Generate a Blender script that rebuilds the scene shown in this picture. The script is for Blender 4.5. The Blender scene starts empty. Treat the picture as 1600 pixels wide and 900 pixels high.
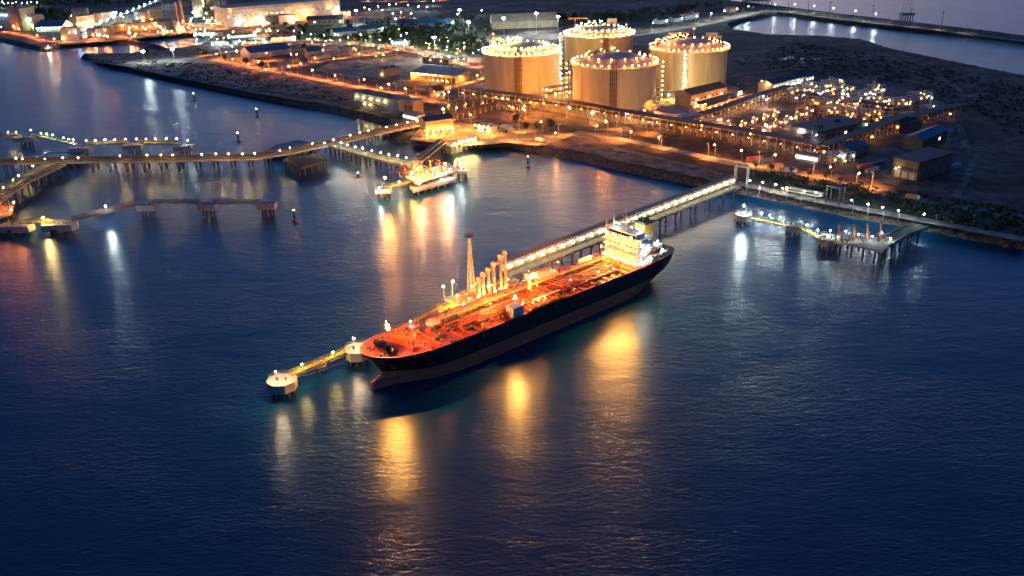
import bpy, math, random
from mathutils import Vector, Matrix
from mathutils.geometry import tessellate_polygon
random.seed(7)
SC = bpy.context.scene
COL = SC.collection
R = math.radians

# ------------------------------------------------------------------ camera
CAM_H, CAM_F, CAM_P, CAM_R = 174.0, 1400.0, R(23.0), R(-1.5)     # height, focal length in photo pixels, pitch, roll
_r = Vector((1, 0, 0)); _f = Vector((0, math.cos(CAM_P), -math.sin(CAM_P))); _u = Vector((0, math.sin(CAM_P), math.cos(CAM_P)))
CR = _r*math.cos(CAM_R) + _u*math.sin(CAM_R); CU = -_r*math.sin(CAM_R) + _u*math.cos(CAM_R)
cd = bpy.data.cameras.new('camera'); co = bpy.data.objects.new('camera', cd); COL.objects.link(co)
cd.sensor_width = 36.0; cd.lens = 36.0*CAM_F/1600.0; cd.clip_start = 1.0; cd.clip_end = 20000.0
m3 = Matrix((CR, CU, -_f)).transposed(); co.matrix_world = Matrix.Translation((0, 0, CAM_H)) @ m3.to_4x4()
SC.camera = co

# ------------------------------------------------------------------ dusk sky, faint last light, exposure
W = bpy.data.worlds.new('World'); SC.world = W; W.use_nodes = True
wn = W.node_tree; bg = wn.nodes['Background']
sky = wn.nodes.new('ShaderNodeTexSky'); sky.sky_type = 'NISHITA'; sky.sun_disc = False
SUN_EL, SUN_AZ = R(4.0), R(5.0)
sky.sun_elevation = SUN_EL; sky.sun_rotation = SUN_AZ
sky.air_density = 1.0; sky.dust_density = 2.0; sky.ozone_density = 4.0
tcw = wn.nodes.new('ShaderNodeTexCoord'); sep = wn.nodes.new('ShaderNodeSeparateXYZ'); rmp = wn.nodes.new('ShaderNodeValToRGB')
for e_, (p_, c_) in zip((rmp.color_ramp.elements[0], rmp.color_ramp.elements[1], rmp.color_ramp.elements.new(0.18), rmp.color_ramp.elements.new(0.45)),
                        ((0.0, (0.85, 0.68, 0.95, 1)), (1.0, (0.04, 0.42, 0.92, 1)), (0.18, (0.33, 0.53, 0.98, 1)), (0.45, (0.08, 0.46, 0.95, 1)))):
    e_.position = p_; e_.color = c_
tint = wn.nodes.new('ShaderNodeMix'); tint.data_type = 'RGBA'; tint.blend_type = 'MULTIPLY'; tint.inputs[0].default_value = 1.0
wn.links.new(tcw.outputs['Generated'], sep.inputs[0]); wn.links.new(sep.outputs[2], rmp.inputs[0]); wn.links.new(rmp.outputs[0], tint.inputs[7])
wn.links.new(sky.outputs[0], tint.inputs[6]); wn.links.new(tint.outputs[2], bg.inputs[0])
bg.inputs[1].default_value = 0.13
sl = bpy.data.lights.new('sun', 'SUN'); so = bpy.data.objects.new('sun', sl); COL.objects.link(so)
sl.energy = 0.02; sl.angle = R(10); sl.color = (1.0, 0.72, 0.6)
so.rotation_euler = (R(80), 0, R(180) - SUN_AZ)
SC.view_settings.view_transform = 'Standard'; SC.view_settings.look = 'None'
SC.view_settings.exposure = 1.0; SC.view_settings.gamma = 1.0
SC.cycles.max_bounces = 4; SC.cycles.diffuse_bounces = 2; SC.cycles.glossy_bounces = 2
SC.cycles.sample_clamp_indirect = 4.0; SC.cycles.sample_clamp_direct = 80.0
SC.cycles.use_denoising = True
try: SC.cycles.denoiser = 'OPENIMAGEDENOISE'
except Exception: pass
SC.cycles.caustics_reflective = False; SC.cycles.caustics_refractive = False

# ------------------------------------------------------------------ helpers
def at(px, py, z=0.0):
    """photo pixel -> the world point at height z"""
    d = _f + CR*((px-800)/CAM_F) - CU*((py-450)/CAM_F)
    t = (z-CAM_H)/d.z
    return Vector((d.x*t, d.y*t, z))
def tag(o, label=None, cat=None, group=None, kind=None):
    if label: o['label'] = label
    if cat: o['category'] = cat
    if group: o['group'] = group
    if kind: o['kind'] = kind
    return o
def thing(name, label, cat, loc=(0, 0, 0), rz=0.0, group=None):
    o = bpy.data.objects.new(name, None); COL.objects.link(o)
    o.empty_display_size = 0.5
    o.location = loc; o.rotation_euler = (0, 0, rz)
    return tag(o, label, cat, group)
def dup(o, parent=None):
    c = o.copy(); COL.objects.link(c)
    if parent: c.parent = parent
    for ch in list(o.children): dup(ch, c)
    return c
ORD = ['', 'first', 'second', 'third', 'fourth', 'fifth', 'sixth', 'seventh', 'eighth', 'ninth', 'tenth', 'eleventh', 'twelfth', 'thirteenth',
       'fourteenth', 'fifteenth', 'sixteenth', 'seventeenth', 'eighteenth', 'nineteenth', 'twentieth']
def nth(k):
    if k <= 20: return ORD[k]
    t = {2: 'twenty', 3: 'thirty', 4: 'forty', 5: 'fifty', 6: 'sixty', 7: 'seventy', 8: 'eighty', 9: 'ninety', 10: 'hundred and'}[k//10]
    return {20: 'twentieth', 30: 'thirtieth', 40: 'fortieth', 50: 'fiftieth', 60: 'sixtieth', 70: 'seventieth', 80: 'eightieth', 90: 'ninetieth', 100: 'hundredth'}.get(k) or (t + '-' if k < 100 else t + ' ') + ORD[k % 10]

class MB:
    def __init__(s): s.v = []; s.f = []
    def add(s, vs, fs):
        n = len(s.v); s.v += [tuple(q) for q in vs]; s.f += [tuple(i+n for i in q) for q in fs]; return s
    def box(s, x0, y0, z0, x1, y1, z1):
        return s.add([(x0,y0,z0),(x1,y0,z0),(x1,y1,z0),(x0,y1,z0),(x0,y0,z1),(x1,y0,z1),(x1,y1,z1),(x0,y1,z1)],
                     [(3,2,1,0),(4,5,6,7),(0,1,5,4),(1,2,6,5),(2,3,7,6),(3,0,4,7)])
    def beam(s, p, q, w, h=None):
        h = h or w; p = Vector(p); q = Vector(q); d = (q-p)
        if d.length < 1e-6: return s
        d.normalize(); up = Vector((0,0,1)) if abs(d.z) < 0.95 else Vector((0,1,0))
        a = d.cross(up).normalized()*(w/2); b = a.cross(d).normalized()*(h/2)
        vs = [p-a-b, p+a-b, p+a+b, p-a+b, q-a-b, q+a-b, q+a+b, q-a+b]
        return s.add(vs, [(0,1,2,3),(7,6,5,4),(4,5,1,0),(5,6,2,1),(6,7,3,2),(7,4,0,3)])
    def cyl(s, p, q, r0, r1=None, n=10, cap=True):
        r1 = r0 if r1 is None else r1
        p = Vector(p); q = Vector(q); d = (q-p).normalized()
        up = Vector((0,0,1)) if abs(d.z) < 0.95 else Vector((1,0,0))
        a = d.cross(up).normalized(); b = d.cross(a).normalized()
        vs = []
        for c, rr in ((p, r0), (q, r1)):
            for i in range(n):
                t = 2*math.pi*i/n; vs.append(c + a*(math.cos(t)*rr) + b*(math.sin(t)*rr))
        fs = [(i, (i+1) % n, n+(i+1) % n, n+i) for i in range(n)]
        if cap: fs += [tuple(range(n))[::-1], tuple(range(n, 2*n))]
        return s.add(vs, fs)
    def path(s, pts, r, n=6):
        for a, b in zip(pts[:-1], pts[1:]): s.cyl(a, b, r, n=n)
        return s
    def lathe(s, prof, c=(0,0,0), n=48, a0=0.0, a1=None):
        full = a1 is None; a1 = 2*math.pi if full else a1
        k = n if full else n+1; vs = []
        for (r, z) in prof:
            for i in range(k):
                t = a0 + (a1-a0)*i/n; vs.append((c[0]+r*math.cos(t), c[1]+r*math.sin(t), c[2]+z))
        fs = []
        for j in range(len(prof)-1):
            for i in range(n):
                i2 = (i+1) % k; fs.append((j*k+i, j*k+i2, (j+1)*k+i2, (j+1)*k+i))
        return s.add(vs, fs)
    def prism(s, poly, z0, z1):
        n = len(poly); vs = [(x,y,z0) for x,y in poly] + [(x,y,z1) for x,y in poly]
        return s.add(vs, [(i,(i+1)%n,n+(i+1)%n,n+i) for i in range(n)] + [tuple(range(n))[::-1], tuple(range(n,2*n))])
    def gem(s, c, r):
        x,y,z = c
        return s.add([(x+r,y,z),(x-r,y,z),(x,y+r,z),(x,y-r,z),(x,y,z+r),(x,y,z-r)],
                     [(0,2,4),(2,1,4),(1,3,4),(3,0,4),(2,0,5),(1,2,5),(3,1,5),(0,3,5)])
    def ball(s, c, r, n=10, sq=1.0):
        prof = [(max(1e-3, r*math.sin(math.pi*i/6)), -r*sq*math.cos(math.pi*i/6)) for i in range(7)]
        return s.lathe(prof, c, n)
    def ribbon(s, pts, w, z0, z1, off=0.0):
        """mitred strip of width w along xy points, from z0 to z1"""
        pts = [Vector((p[0], p[1])) for p in pts]; n = len(pts); vs = []
        for i in range(n):
            d0 = (pts[i]-pts[i-1]).normalized() if i else None
            d1 = (pts[i+1]-pts[i]).normalized() if i < n-1 else None
            d0 = d0 or d1; d1 = d1 or d0
            n0 = Vector((-d0.y, d0.x)); n1 = Vector((-d1.y, d1.x)); m = (n0+n1).normalized(); k = 1/max(0.5, m.dot(n0))
            a = pts[i]+m*k*(off-w/2); b = pts[i]+m*k*(off+w/2)
            vs += [(a.x,a.y,z0),(b.x,b.y,z0),(b.x,b.y,z1),(a.x,a.y,z1)]
        fs = [(0,1,2,3), tuple(4*(n-1)+j for j in (3,2,1,0))]
        for i in range(n-1):
            a = 4*i; b = a+4
            fs += [(a+3,a+2,b+2,b+3),(a,b,b+1,a+1),(a,a+3,b+3,b),(a+1,b+1,b+2,a+2)]
        return s.add(vs, fs)
    def build(s, name, mat, parent=None, smooth=False):
        me = bpy.data.meshes.new(name); me.from_pydata(s.v, [], s.f)
        me.materials.append(mat)
        if smooth:
            for p in me.polygons: p.use_smooth = True
        me.update()
        o = bpy.data.objects.new(name, me); COL.objects.link(o)
        if parent: o.parent = parent
        return o

# ------------------------------------------------------------------ materials
def mat(name, c, rough=0.7, metal=0.0, var=0.25, scale=0.3, bump=0.0, c2=None, detail=4, stretch=None, mid=(0.35, 0.65)):
    m = bpy.data.materials.new(name); m.use_nodes = True; nt = m.node_tree; b = nt.nodes['Principled BSDF']
    b.inputs['Roughness'].default_value = rough; b.inputs['Metallic'].default_value = metal
    tc = nt.nodes.new('ShaderNodeTexCoord'); nz = nt.nodes.new('ShaderNodeTexNoise')
    nz.inputs['Scale'].default_value = scale; nz.inputs['Detail'].default_value = detail
    src = tc.outputs['Object']
    if stretch:
        mp = nt.nodes.new('ShaderNodeMapping'); mp.inputs['Scale'].default_value = stretch
        nt.links.new(src, mp.inputs[0]); src = mp.outputs[0]
    nt.links.new(src, nz.inputs['Vector'])
    cr = nt.nodes.new('ShaderNodeValToRGB')
    cr.color_ramp.elements[0].position, cr.color_ramp.elements[1].position = mid
    d = c2 or tuple(x*(1-var) for x in c); e = c if c2 else tuple(min(1, x*(1+var*0.5)) for x in c)
    cr.color_ramp.elements[0].color = (*d, 1); cr.color_ramp.elements[1].color = (*e, 1)
    nt.links.new(nz.outputs['Fac'], cr.inputs[0]); nt.links.new(cr.outputs[0], b.inputs['Base Color'])
    if bump:
        bp = nt.nodes.new('ShaderNodeBump'); bp.inputs['Strength'].default_value = 1.0; bp.inputs['Distance'].default_value = bump
        n2 = nt.nodes.new('ShaderNodeTexNoise'); n2.inputs['Scale'].default_value = scale*6; n2.inputs['Detail'].default_value = 4
        nt.links.new(src, n2.inputs['Vector']); nt.links.new(n2.outputs['Fac'], bp.inputs['Height']); nt.links.new(bp.outputs[0], b.inputs['Normal'])
    return m
LC = {'o': (1.0, 0.34, 0.05), 'a': (1.0, 0.44, 0.075), 'd': (1.0, 0.27, 0.035), 'w': (0.78, 0.98, 0.95), 'y': (1.0, 0.72, 0.20), 'r': (1.0, 0.03, 0.03), 'g': (0.55, 1.0, 0.45), 'n': (1.0, 0.76, 0.45), 'p': (1.0, 0.90, 0.62), 'b': (0.35, 0.5, 1.0)}
_lm = {}
def lampmat(kind, e):
    if (kind, e) in _lm: return _lm[(kind, e)]
    m = bpy.data.materials.new('lamp_light_' + kind); m.use_nodes = True; nt = m.node_tree
    b = nt.nodes['Principled BSDF']; b.inputs['Base Color'].default_value = (0.8, 0.8, 0.8, 1)
    b.inputs['Emission Color'].default_value = (*LC[kind], 1); b.inputs['Emission Strength'].default_value = e
    _lm[(kind, e)] = m; return m
M = {}
M['land'] = mat('dry_ground', (0.13, 0.085, 0.075), 0.95, scale=0.012, bump=0.3, c2=(0.030, 0.023, 0.020), detail=10, mid=(0.42, 0.6))
def two_scale(m, sc, amt):
    nt = m.node_tree; b = nt.nodes['Principled BSDF']; src = b.inputs['Base Color'].links[0].from_socket
    tc = nt.nodes.new('ShaderNodeTexCoord'); nz = nt.nodes.new('ShaderNodeTexNoise'); nz.inputs['Scale'].default_value = sc; nz.inputs['Detail'].default_value = 6; nz.inputs['Roughness'].default_value = 0.65
    mr = nt.nodes.new('ShaderNodeMapRange'); mr.inputs[1].default_value = 0.38; mr.inputs[2].default_value = 0.62; mr.inputs[3].default_value = 1-amt; mr.inputs[4].default_value = 1+amt
    mx = nt.nodes.new('ShaderNodeMix'); mx.data_type = 'RGBA'; mx.blend_type = 'MULTIPLY'; mx.inputs[0].default_value = 1.0
    nt.links.new(tc.outputs['Object'], nz.inputs['Vector']); nt.links.new(nz.outputs['Fac'], mr.inputs[0]); nt.links.new(src, mx.inputs[6]); nt.links.new(mr.outputs[0], mx.inputs[7]); nt.links.new(mx.outputs[2], b.inputs['Base Color'])
two_scale(M['land'], 0.09, 0.75)
M['sand'] = mat('pale_sand', (0.20, 0.16, 0.145), 0.95, scale=0.03, c2=(0.07, 0.055, 0.05), detail=6)
M['dark_ground'] = mat('dark_earth', (0.06, 0.05, 0.045), 0.95, scale=0.02, var=0.5, detail=6)
M['rock'] = mat('riprap_rock', (0.16, 0.12, 0.10), 0.9, scale=0.5, c2=(0.03, 0.025, 0.025), bump=0.8)
M['road'] = mat('road_surface', (0.22, 0.19, 0.17), 0.85, scale=0.05, var=0.3)
M['asphalt'] = mat('asphalt', (0.075, 0.07, 0.07), 0.85, scale=0.05, var=0.3)
M['pad'] = mat('concrete_pad', (0.15, 0.12, 0.10), 0.9, scale=0.03, c2=(0.055, 0.045, 0.04), detail=7)
M['yard'] = mat('brightened_yard', (0.27, 0.21, 0.16), 0.9, scale=0.03, c2=(0.14, 0.11, 0.085), detail=7)  # pad colour lightened so the lamplit ground glows
M['conc'] = mat('weathered_concrete', (0.40, 0.36, 0.32), 0.85, scale=0.12, c2=(0.24, 0.20, 0.18), detail=7)
M['tank'] = mat('tank_concrete', (0.56, 0.46, 0.29), 0.8, scale=0.06, c2=(0.38, 0.30, 0.19), detail=8, stretch=(1, 1, 0.25))
M['dome'] = mat('dome_concrete', (0.50, 0.43, 0.37), 0.75, scale=0.08, c2=(0.36, 0.31, 0.28), detail=6)
two_scale(M['sand'], 0.12, 0.5); two_scale(M['pad'], 0.10, 0.5); two_scale(M['road'], 0.15, 0.35)
M['steel'] = mat('painted_steel', (0.42, 0.38, 0.34), 0.5, 0.2, scale=0.4)
M['dark'] = mat('dark_steel', (0.05, 0.042, 0.04), 0.6, 0.2, scale=0.4)
M['rust'] = mat('rusty_pipe', (0.22, 0.10, 0.06), 0.6, 0.2, scale=0.5, c2=(0.09, 0.05, 0.04))
M['pile'] = mat('pile_steel', (0.10, 0.075, 0.065), 0.8, scale=0.4, var=0.5)
M['olive'] = mat('olive_paint', (0.14, 0.12, 0.035), 0.6, scale=0.3)
M['yellow'] = mat('yellow_paint', (0.50, 0.36, 0.05), 0.6, scale=0.3)
M['deckroad'] = mat('pier_roadway', (0.22, 0.20, 0.12), 0.85, scale=0.15)
M['wall_white'] = mat('white_wall', (0.55, 0.52, 0.48), 0.8, scale=0.15)
M['wall_grey'] = mat('grey_cladding', (0.30, 0.31, 0.34), 0.7, scale=0.15)
M['wall_dim'] = mat('dimmed_tan_wall', (0.15, 0.105, 0.08), 0.8, scale=0.15, var=0.4)  # tan wall darkened, the dim light at right put into its colour
M['wall_tan'] = mat('tan_wall', (0.42, 0.30, 0.20), 0.8, scale=0.15)
M['roof_blue'] = mat('blue_roof', (0.045, 0.10, 0.19), 0.6, scale=0.2)
M['roof_dark'] = mat('dark_roof', (0.05, 0.045, 0.06), 0.7, scale=0.2)
M['roof_grey'] = mat('grey_roof', (0.22, 0.21, 0.22), 0.7, scale=0.2)
M['red'] = mat('red_deck_paint', (0.46, 0.040, 0.013), 0.55, scale=0.25, c2=(0.25, 0.023, 0.010), detail=7)
M['redpipe'] = mat('red_pipe_paint', (0.36, 0.045, 0.015), 0.45, scale=0.6)
M['hull'] = mat('black_hull_paint', (0.055, 0.036, 0.032), 0.5, scale=0.25, c2=(0.014, 0.012, 0.014), stretch=(1.0, 1, 0.12), detail=8, mid=(0.45, 0.8))
M['boot'] = mat('dull_red_bottom_paint', (0.74, 0.14, 0.07), 0.65, scale=0.12, c2=(0.48, 0.10, 0.06), detail=8, stretch=(0.3, 1, 1.5))
M['shipwhite'] = mat('ship_white_paint', (0.72, 0.62, 0.55), 0.45, scale=0.3, var=0.12)
M['funnel'] = mat('funnel_yellow', (0.62, 0.36, 0.04), 0.5, scale=0.4, var=0.15)
M['bark'] = mat('bark', (0.07, 0.05, 0.035), 0.9)
M['leaf'] = mat('foliage', (0.055, 0.075, 0.02), 0.8, scale=0.4, c2=(0.018, 0.028, 0.012))
M['hedge'] = mat('lawn_grass', (0.09, 0.13, 0.02), 0.9, scale=0.1, c2=(0.04, 0.06, 0.015))
M['glass'] = mat('dark_glass', (0.03, 0.035, 0.05), 0.15)
M['orange'] = mat('orange_paint', (0.5, 0.14, 0.04), 0.5)
M['rubber'] = mat('fender_blue', (0.03, 0.05, 0.10), 0.8)
M['red_white'] = mat('buoy_paint', (0.25, 0.05, 0.03), 0.6)

# ------------------------------------------------------------------ water
def water_mat():
    m = bpy.data.materials.new('sea_water'); m.use_nodes = True; nt = m.node_tree; b = nt.nodes['Principled BSDF']
    b.inputs['Base Color'].default_value = (0.0002, 0.029, 0.075, 1); b.inputs['Roughness'].default_value = 0.275
    b.inputs['IOR'].default_value = 1.33
    tc = nt.nodes.new('ShaderNodeTexCoord'); prev = None
    wz = nt.nodes.new('ShaderNodeTexNoise'); wz.inputs['Scale'].default_value = 0.011; wz.inputs['Detail'].default_value = 3; wz.inputs['Distortion'].default_value = 1.5
    wr = nt.nodes.new('ShaderNodeMapRange'); wr.inputs[1].default_value = 0.35; wr.inputs[2].default_value = 0.65; wr.inputs[3].default_value = 0.35; wr.inputs[4].default_value = 1.0
    nt.links.new(tc.outputs['Object'], wz.inputs['Vector']); nt.links.new(wz.outputs['Fac'], wr.inputs[0])
    for sc, st, rot, dist, det in ((0.03, (1, 1.8, 1), 12, 0.35, 2), (0.28, (0.5, 1.3, 1), -9, 0.26, 3), (0.8, (0.5, 1.4, 1), 14, 0.20, 3)):
        mp = nt.nodes.new('ShaderNodeMapping'); mp.inputs['Scale'].default_value = st; mp.inputs['Rotation'].default_value = (0, 0, R(rot))
        nz = nt.nodes.new('ShaderNodeTexNoise'); nz.inputs['Scale'].default_value = sc; nz.inputs['Detail'].default_value = det
        nz.inputs['Distortion'].default_value = 0.6
        bp = nt.nodes.new('ShaderNodeBump'); bp.inputs['Strength'].default_value = 1.0; bp.inputs['Distance'].default_value = dist
        nt.links.new(tc.outputs['Object'], mp.inputs[0]); nt.links.new(mp.outputs[0], nz.inputs['Vector'])
        nt.links.new(nz.outputs['Fac'], bp.inputs['Height'])
        if sc > 0.1: nt.links.new(wr.outputs[0], bp.inputs['Strength'])
        if prev: nt.links.new(prev.outputs[0], bp.inputs['Normal'])
        prev = bp
    nt.links.new(prev.outputs[0], b.inputs['Normal'])
    return m
M['water'] = water_mat()
sea = MB().add([(-6000,-600,0),(6000,-600,0),(6000,9000,0),(-6000,9000,0)], [(0,1,2,3)]).build('water', M['water'])
tag(sea, 'dark blue rippled harbour water', 'water', kind='structure')

# ------------------------------------------------------------------ land
LZ = 5.0
coast = [(124,92),(160,101),(230,116),(300,132),(380,149),(450,163),(560,186),(596,196),(598,212),(597,217),(650,227),(708,239),(742,233),(757,229),
         (800,231),(850,242),(900,251),(960,265),(1040,282),(1100,293),(1140,300),(1200,312),(1290,332),(1350,345),(1440,360),(1500,372),(1600,392),(1800,440),
         (2300,420),(2300,200),(1700,137),(1600,123),(1520,107),(1440,90),(1400,82),(1350,66),(1290,61),(1200,58),(1152,50),(1144,43),(1160,36),(1215,24),
         (1320,37),(1440,50),(1540,61),(1600,69),(1800,95),(1800,86),(1600,60),(1540,52),(1440,40),(1320,26),(1220,13),(1180,8),(1150,5),(1120,1),(1080,-3),(1040,-7),
         (900,-30),(600,-42),(200,-42),(-300,-30),(-400,20),(-200,42),(-100,52),(0,66),(30,73),(60,80),(75,82),(88,79),(100,73),(125,69),(160,66),(200,70),(250,79),(264,77),
         (216,66),(205,61),(240,57),(290,54),(325,58),(322,70),(300,76),(270,81),(240,85),(200,88),(160,88),(130,87)]
wl = [at(x, y, 0).to_2d() for x, y in coast]
def inset(poly, d):
    n = len(poly); ar = sum(poly[i].x*poly[(i+1)%n].y-poly[(i+1)%n].x*poly[i].y for i in range(n)); s = 1 if ar > 0 else -1
    out = []
    for i in range(n):
        a = (poly[i]-poly[i-1]).normalized(); b = (poly[(i+1)%n]-poly[i]).normalized()
        n0 = Vector((-a.y,a.x))*s; n1 = Vector((-b.y,b.x))*s; m = n0+n1
        if m.length < 0.15: m = n0
        m.normalize(); out.append(poly[i]+m*d/max(0.6, m.dot(n0)))
    return out
top = inset(wl, 8.0); top2 = inset(wl, 9.0)
tri = tessellate_polygon([[Vector((p.x,p.y,0)) for p in top]])
land = MB().add([(p.x,p.y,LZ) for p in top], [])
nv = Vector((0,0,1))
for t in tri:
    a,b,c = (top[i] for i in t); cr_ = (b-a).x*(c-a).y-(b-a).y*(c-a).x
    land.f.append(tuple(t) if cr_ > 0 else tuple(t)[::-1])
tag(land.build('ground', M['land']), 'dark dusty reclaimed ground of the port', 'ground', kind='structure')
# rubble slope all round the shore
rng = random.Random(3); rk = MB(); n = len(wl); P0 = []; step = 2.5
for i in range(n):
    a, b, ta, tb = wl[i], wl[(i+1)%n], top[i], top[(i+1)%n]
    L = (b-a).length; far = (a.length > 1500 and b.length > 1500)
    k = max(1, min(120, int(L/(step if not far else 30))))
    for j in range(k):
        t = j/k; P0.append((a.lerp(b,t), ta.lerp(tb,t), 0.2 if far else 1.0))
K = 5; vs = []
for (a, t, q) in P0:
    o = a + (a-t)*0.3
    for j in range(K):
        s = j/(K-1); p = o.lerp(t, s); z = -1.5+(LZ+1.5-0.02)*s
        jj = 0.0 if j == 0 else 1.0
        vs.append((p.x+rng.uniform(-.9,.9)*q*jj, p.y+rng.uniform(-.9,.9)*q*jj, z+rng.uniform(-.55,.5)*q*jj))
np_ = len(P0)
fs = [(i*K+j, i*K+j+1, ((i+1)%np_)*K+j+1, ((i+1)%np_)*K+j) for i in range(np_) for j in range(K-1)]
rk.add(vs, fs); tag(rk.build('shore', M['rock']), 'dark rubble slope along the water edge', 'shore', kind='structure')

def sheet(name, poly, m, z, label, cat='ground'):
    pts = [at(x, y, z) for x, y in poly]
    mb = MB(); mb.add([tuple(p) for p in pts], [])
    for t in tessellate_polygon([pts]):
        a,b,c = (pts[i] for i in t); cr_ = (b-a).x*(c-a).y-(b-a).y*(c-a).x
        mb.f.append(tuple(t) if cr_ > 0 else tuple(t)[::-1])
    return tag(mb.build(name, m), label, cat, kind='structure')
sheet('ground_plot', [(135,90),(250,86),(330,92),(400,107),(520,135),(560,150),(553,166),(470,158),(380,142),(260,118)], M['sand'], LZ+0.06, 'pale bare strip of sand along the left rubble shore')
sheet('ground_plot', [(490,110),(520,96),(600,90),(668,100),(640,122),(560,124)], M['sand'], LZ+0.06, 'pale rounded plot of levelled sand inside the ring road')
sheet('ground_plot', [(405,98),(440,92),(505,98),(480,106),(410,110)], M['sand'], LZ+0.06, 'small sandy plot beside the blue sheds')
sheet('ground_plot', [(500,75),(560,72),(610,78),(560,86),(510,88)], M['sand'], LZ+0.06, 'sandy plot behind the tan house')
sheet('ground_plot', [(880,222),(930,222),(1100,262),(1130,272),(1120,284),(1040,266),(950,248)], M['sand'], LZ+0.06, 'wet pale flat beside the shore road')
sheet('ground_plot', [(720,140),(780,120),(1000,120),(1150,135),(1170,150),(1090,200),(940,190),(800,160)], M['yard'], LZ+0.05, 'concrete yard under the four storage tanks')
sheet('ground_plot', [(1100,205),(1180,150),(1280,125),(1420,140),(1500,170),(1480,240),(1400,290),(1285,262)], M['pad'], LZ+0.05, 'concrete yard under the process plant')
sheet('ground_plot', [(1135,100),(1240,92),(1320,98),(1250,112),(1150,118)], M['dark_ground'], LZ+0.05, 'dark flat beside the right tank')
sheet('ground_plot', [(90,70),(150,66),(300,52),(420,62),(400,30),(240,20),(100,30)], M['yard'], LZ+0.05, 'paved yard of the power plant')
sheet('ground_plot', [(440,62),(540,64),(720,88),(745,70),(620,40),(470,38)], M['hedge'], LZ+0.05, 'lawn between the trees and the pale road')
sheet('ground_plot', [(660,196),(700,186),(760,200),(880,214),(760,226),(716,228),(640,218)], M['yard'], LZ+0.05, 'paved apron at the head of the left pier')
for k, pl in enumerate([[(1215,92),(1235,88),(1243,90),(1220,95)], [(1248,90),(1257,91),(1252,94)], [(1271,92),(1282,91),(1279,95)], [(1248,96),(1258,96),(1254,99)]]):
    sheet('pond', pl, M['water'], LZ+0.09, ['long shallow pond on the dark flat', 'small pond next to the long one', 'outermost pond on the dark flat', 'lowest pond on the dark flat'][k], 'pond')
def road(pts, w, label, m='road', z=LZ+0.12, name='road'):
    mb = MB().ribbon([at(x, y, LZ) for x, y in pts], w, z-0.1, z)
    return tag(mb.build(name, M[m]), label, 'road', kind='structure')
road([(-60,42),(0,49),(40,56),(66,64),(100,67),(150,62),(205,57),(250,53),(300,51)], 12, 'orange lit road round the head of the harbour basin', z=LZ+0.12)
road([(330,92),(400,107),(480,121),(560,137),(640,151),(700,163)], 11, 'orange lit shore road running to the left pier')
road([(405,112),(450,105),(505,95),(560,88),(600,82),(650,72)], 9, 'orange lit cross road past the blue sheds', z=LZ+0.16)
road([(300,92),(350,82),(400,76),(470,68),(540,68),(600,74),(660,84),(740,105),(760,108)], 12, 'orange lit ring road', z=LZ+0.20)
road([(440,64),(500,63),(560,66),(640,76),(715,90)], 12, 'pale road lit by white lamps below the trees', z=LZ+0.14)
road([(690,141),(730,130),(765,121)], 11, 'orange lit access road to the nearest left tank', z=LZ+0.24)
road([(712,200),(760,212),(800,222),(838,226),(872,216),(905,207),(960,215),(1100,245)], 9, 'orange lit lane along the rubble shore')
road([(1100,246),(1180,262),(1290,283),(1420,308),(1600,340)], 12, 'orange lit road below the pipe rack')
road([(960,62),(1010,53),(1100,39),(1180,21),(1208,15)], 14, 'pale causeway road along the far lagoon', z=LZ+0.12)
road([(1214,17),(1320,31),(1440,44),(1540,56),(1700,77)], 12, 'pale road on top of the far breakwater', z=LZ+0.12)
road([(1150,285),(1200,297),(1290,316),(1400,336),(1600,374)], 8, 'quay road along the right rubble slope')
for k, pl in enumerate([[(1140,120),(1230,108),(1330,112),(1420,128)],[(1130,88),(1250,80),(1360,92),(1480,128),(1560,180)],[(1420,140),(1500,200),(1520,260),(1480,330)],[(900,224),(1000,243),(1110,268)],[(140,95),(260,112),(380,136),(540,160)]]):
    road(pl, 5, ['dirt track crossing the dark flat right of the tanks','dirt track following the lagoon shore','dirt track along the right edge of the plant','dirt track along the wet flat','dirt track along the sandy left strip'][k], 'sand', name='dirt_track', z=LZ+0.28)
road([(500,30),(560,26),(640,30),(700,34)], 25, 'pale lit depot apron behind the trees', z=LZ+0.12)
road([(560,2),(640,3),(690,1)], 16, 'far orange road at the top edge', z=LZ+0.12)

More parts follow.
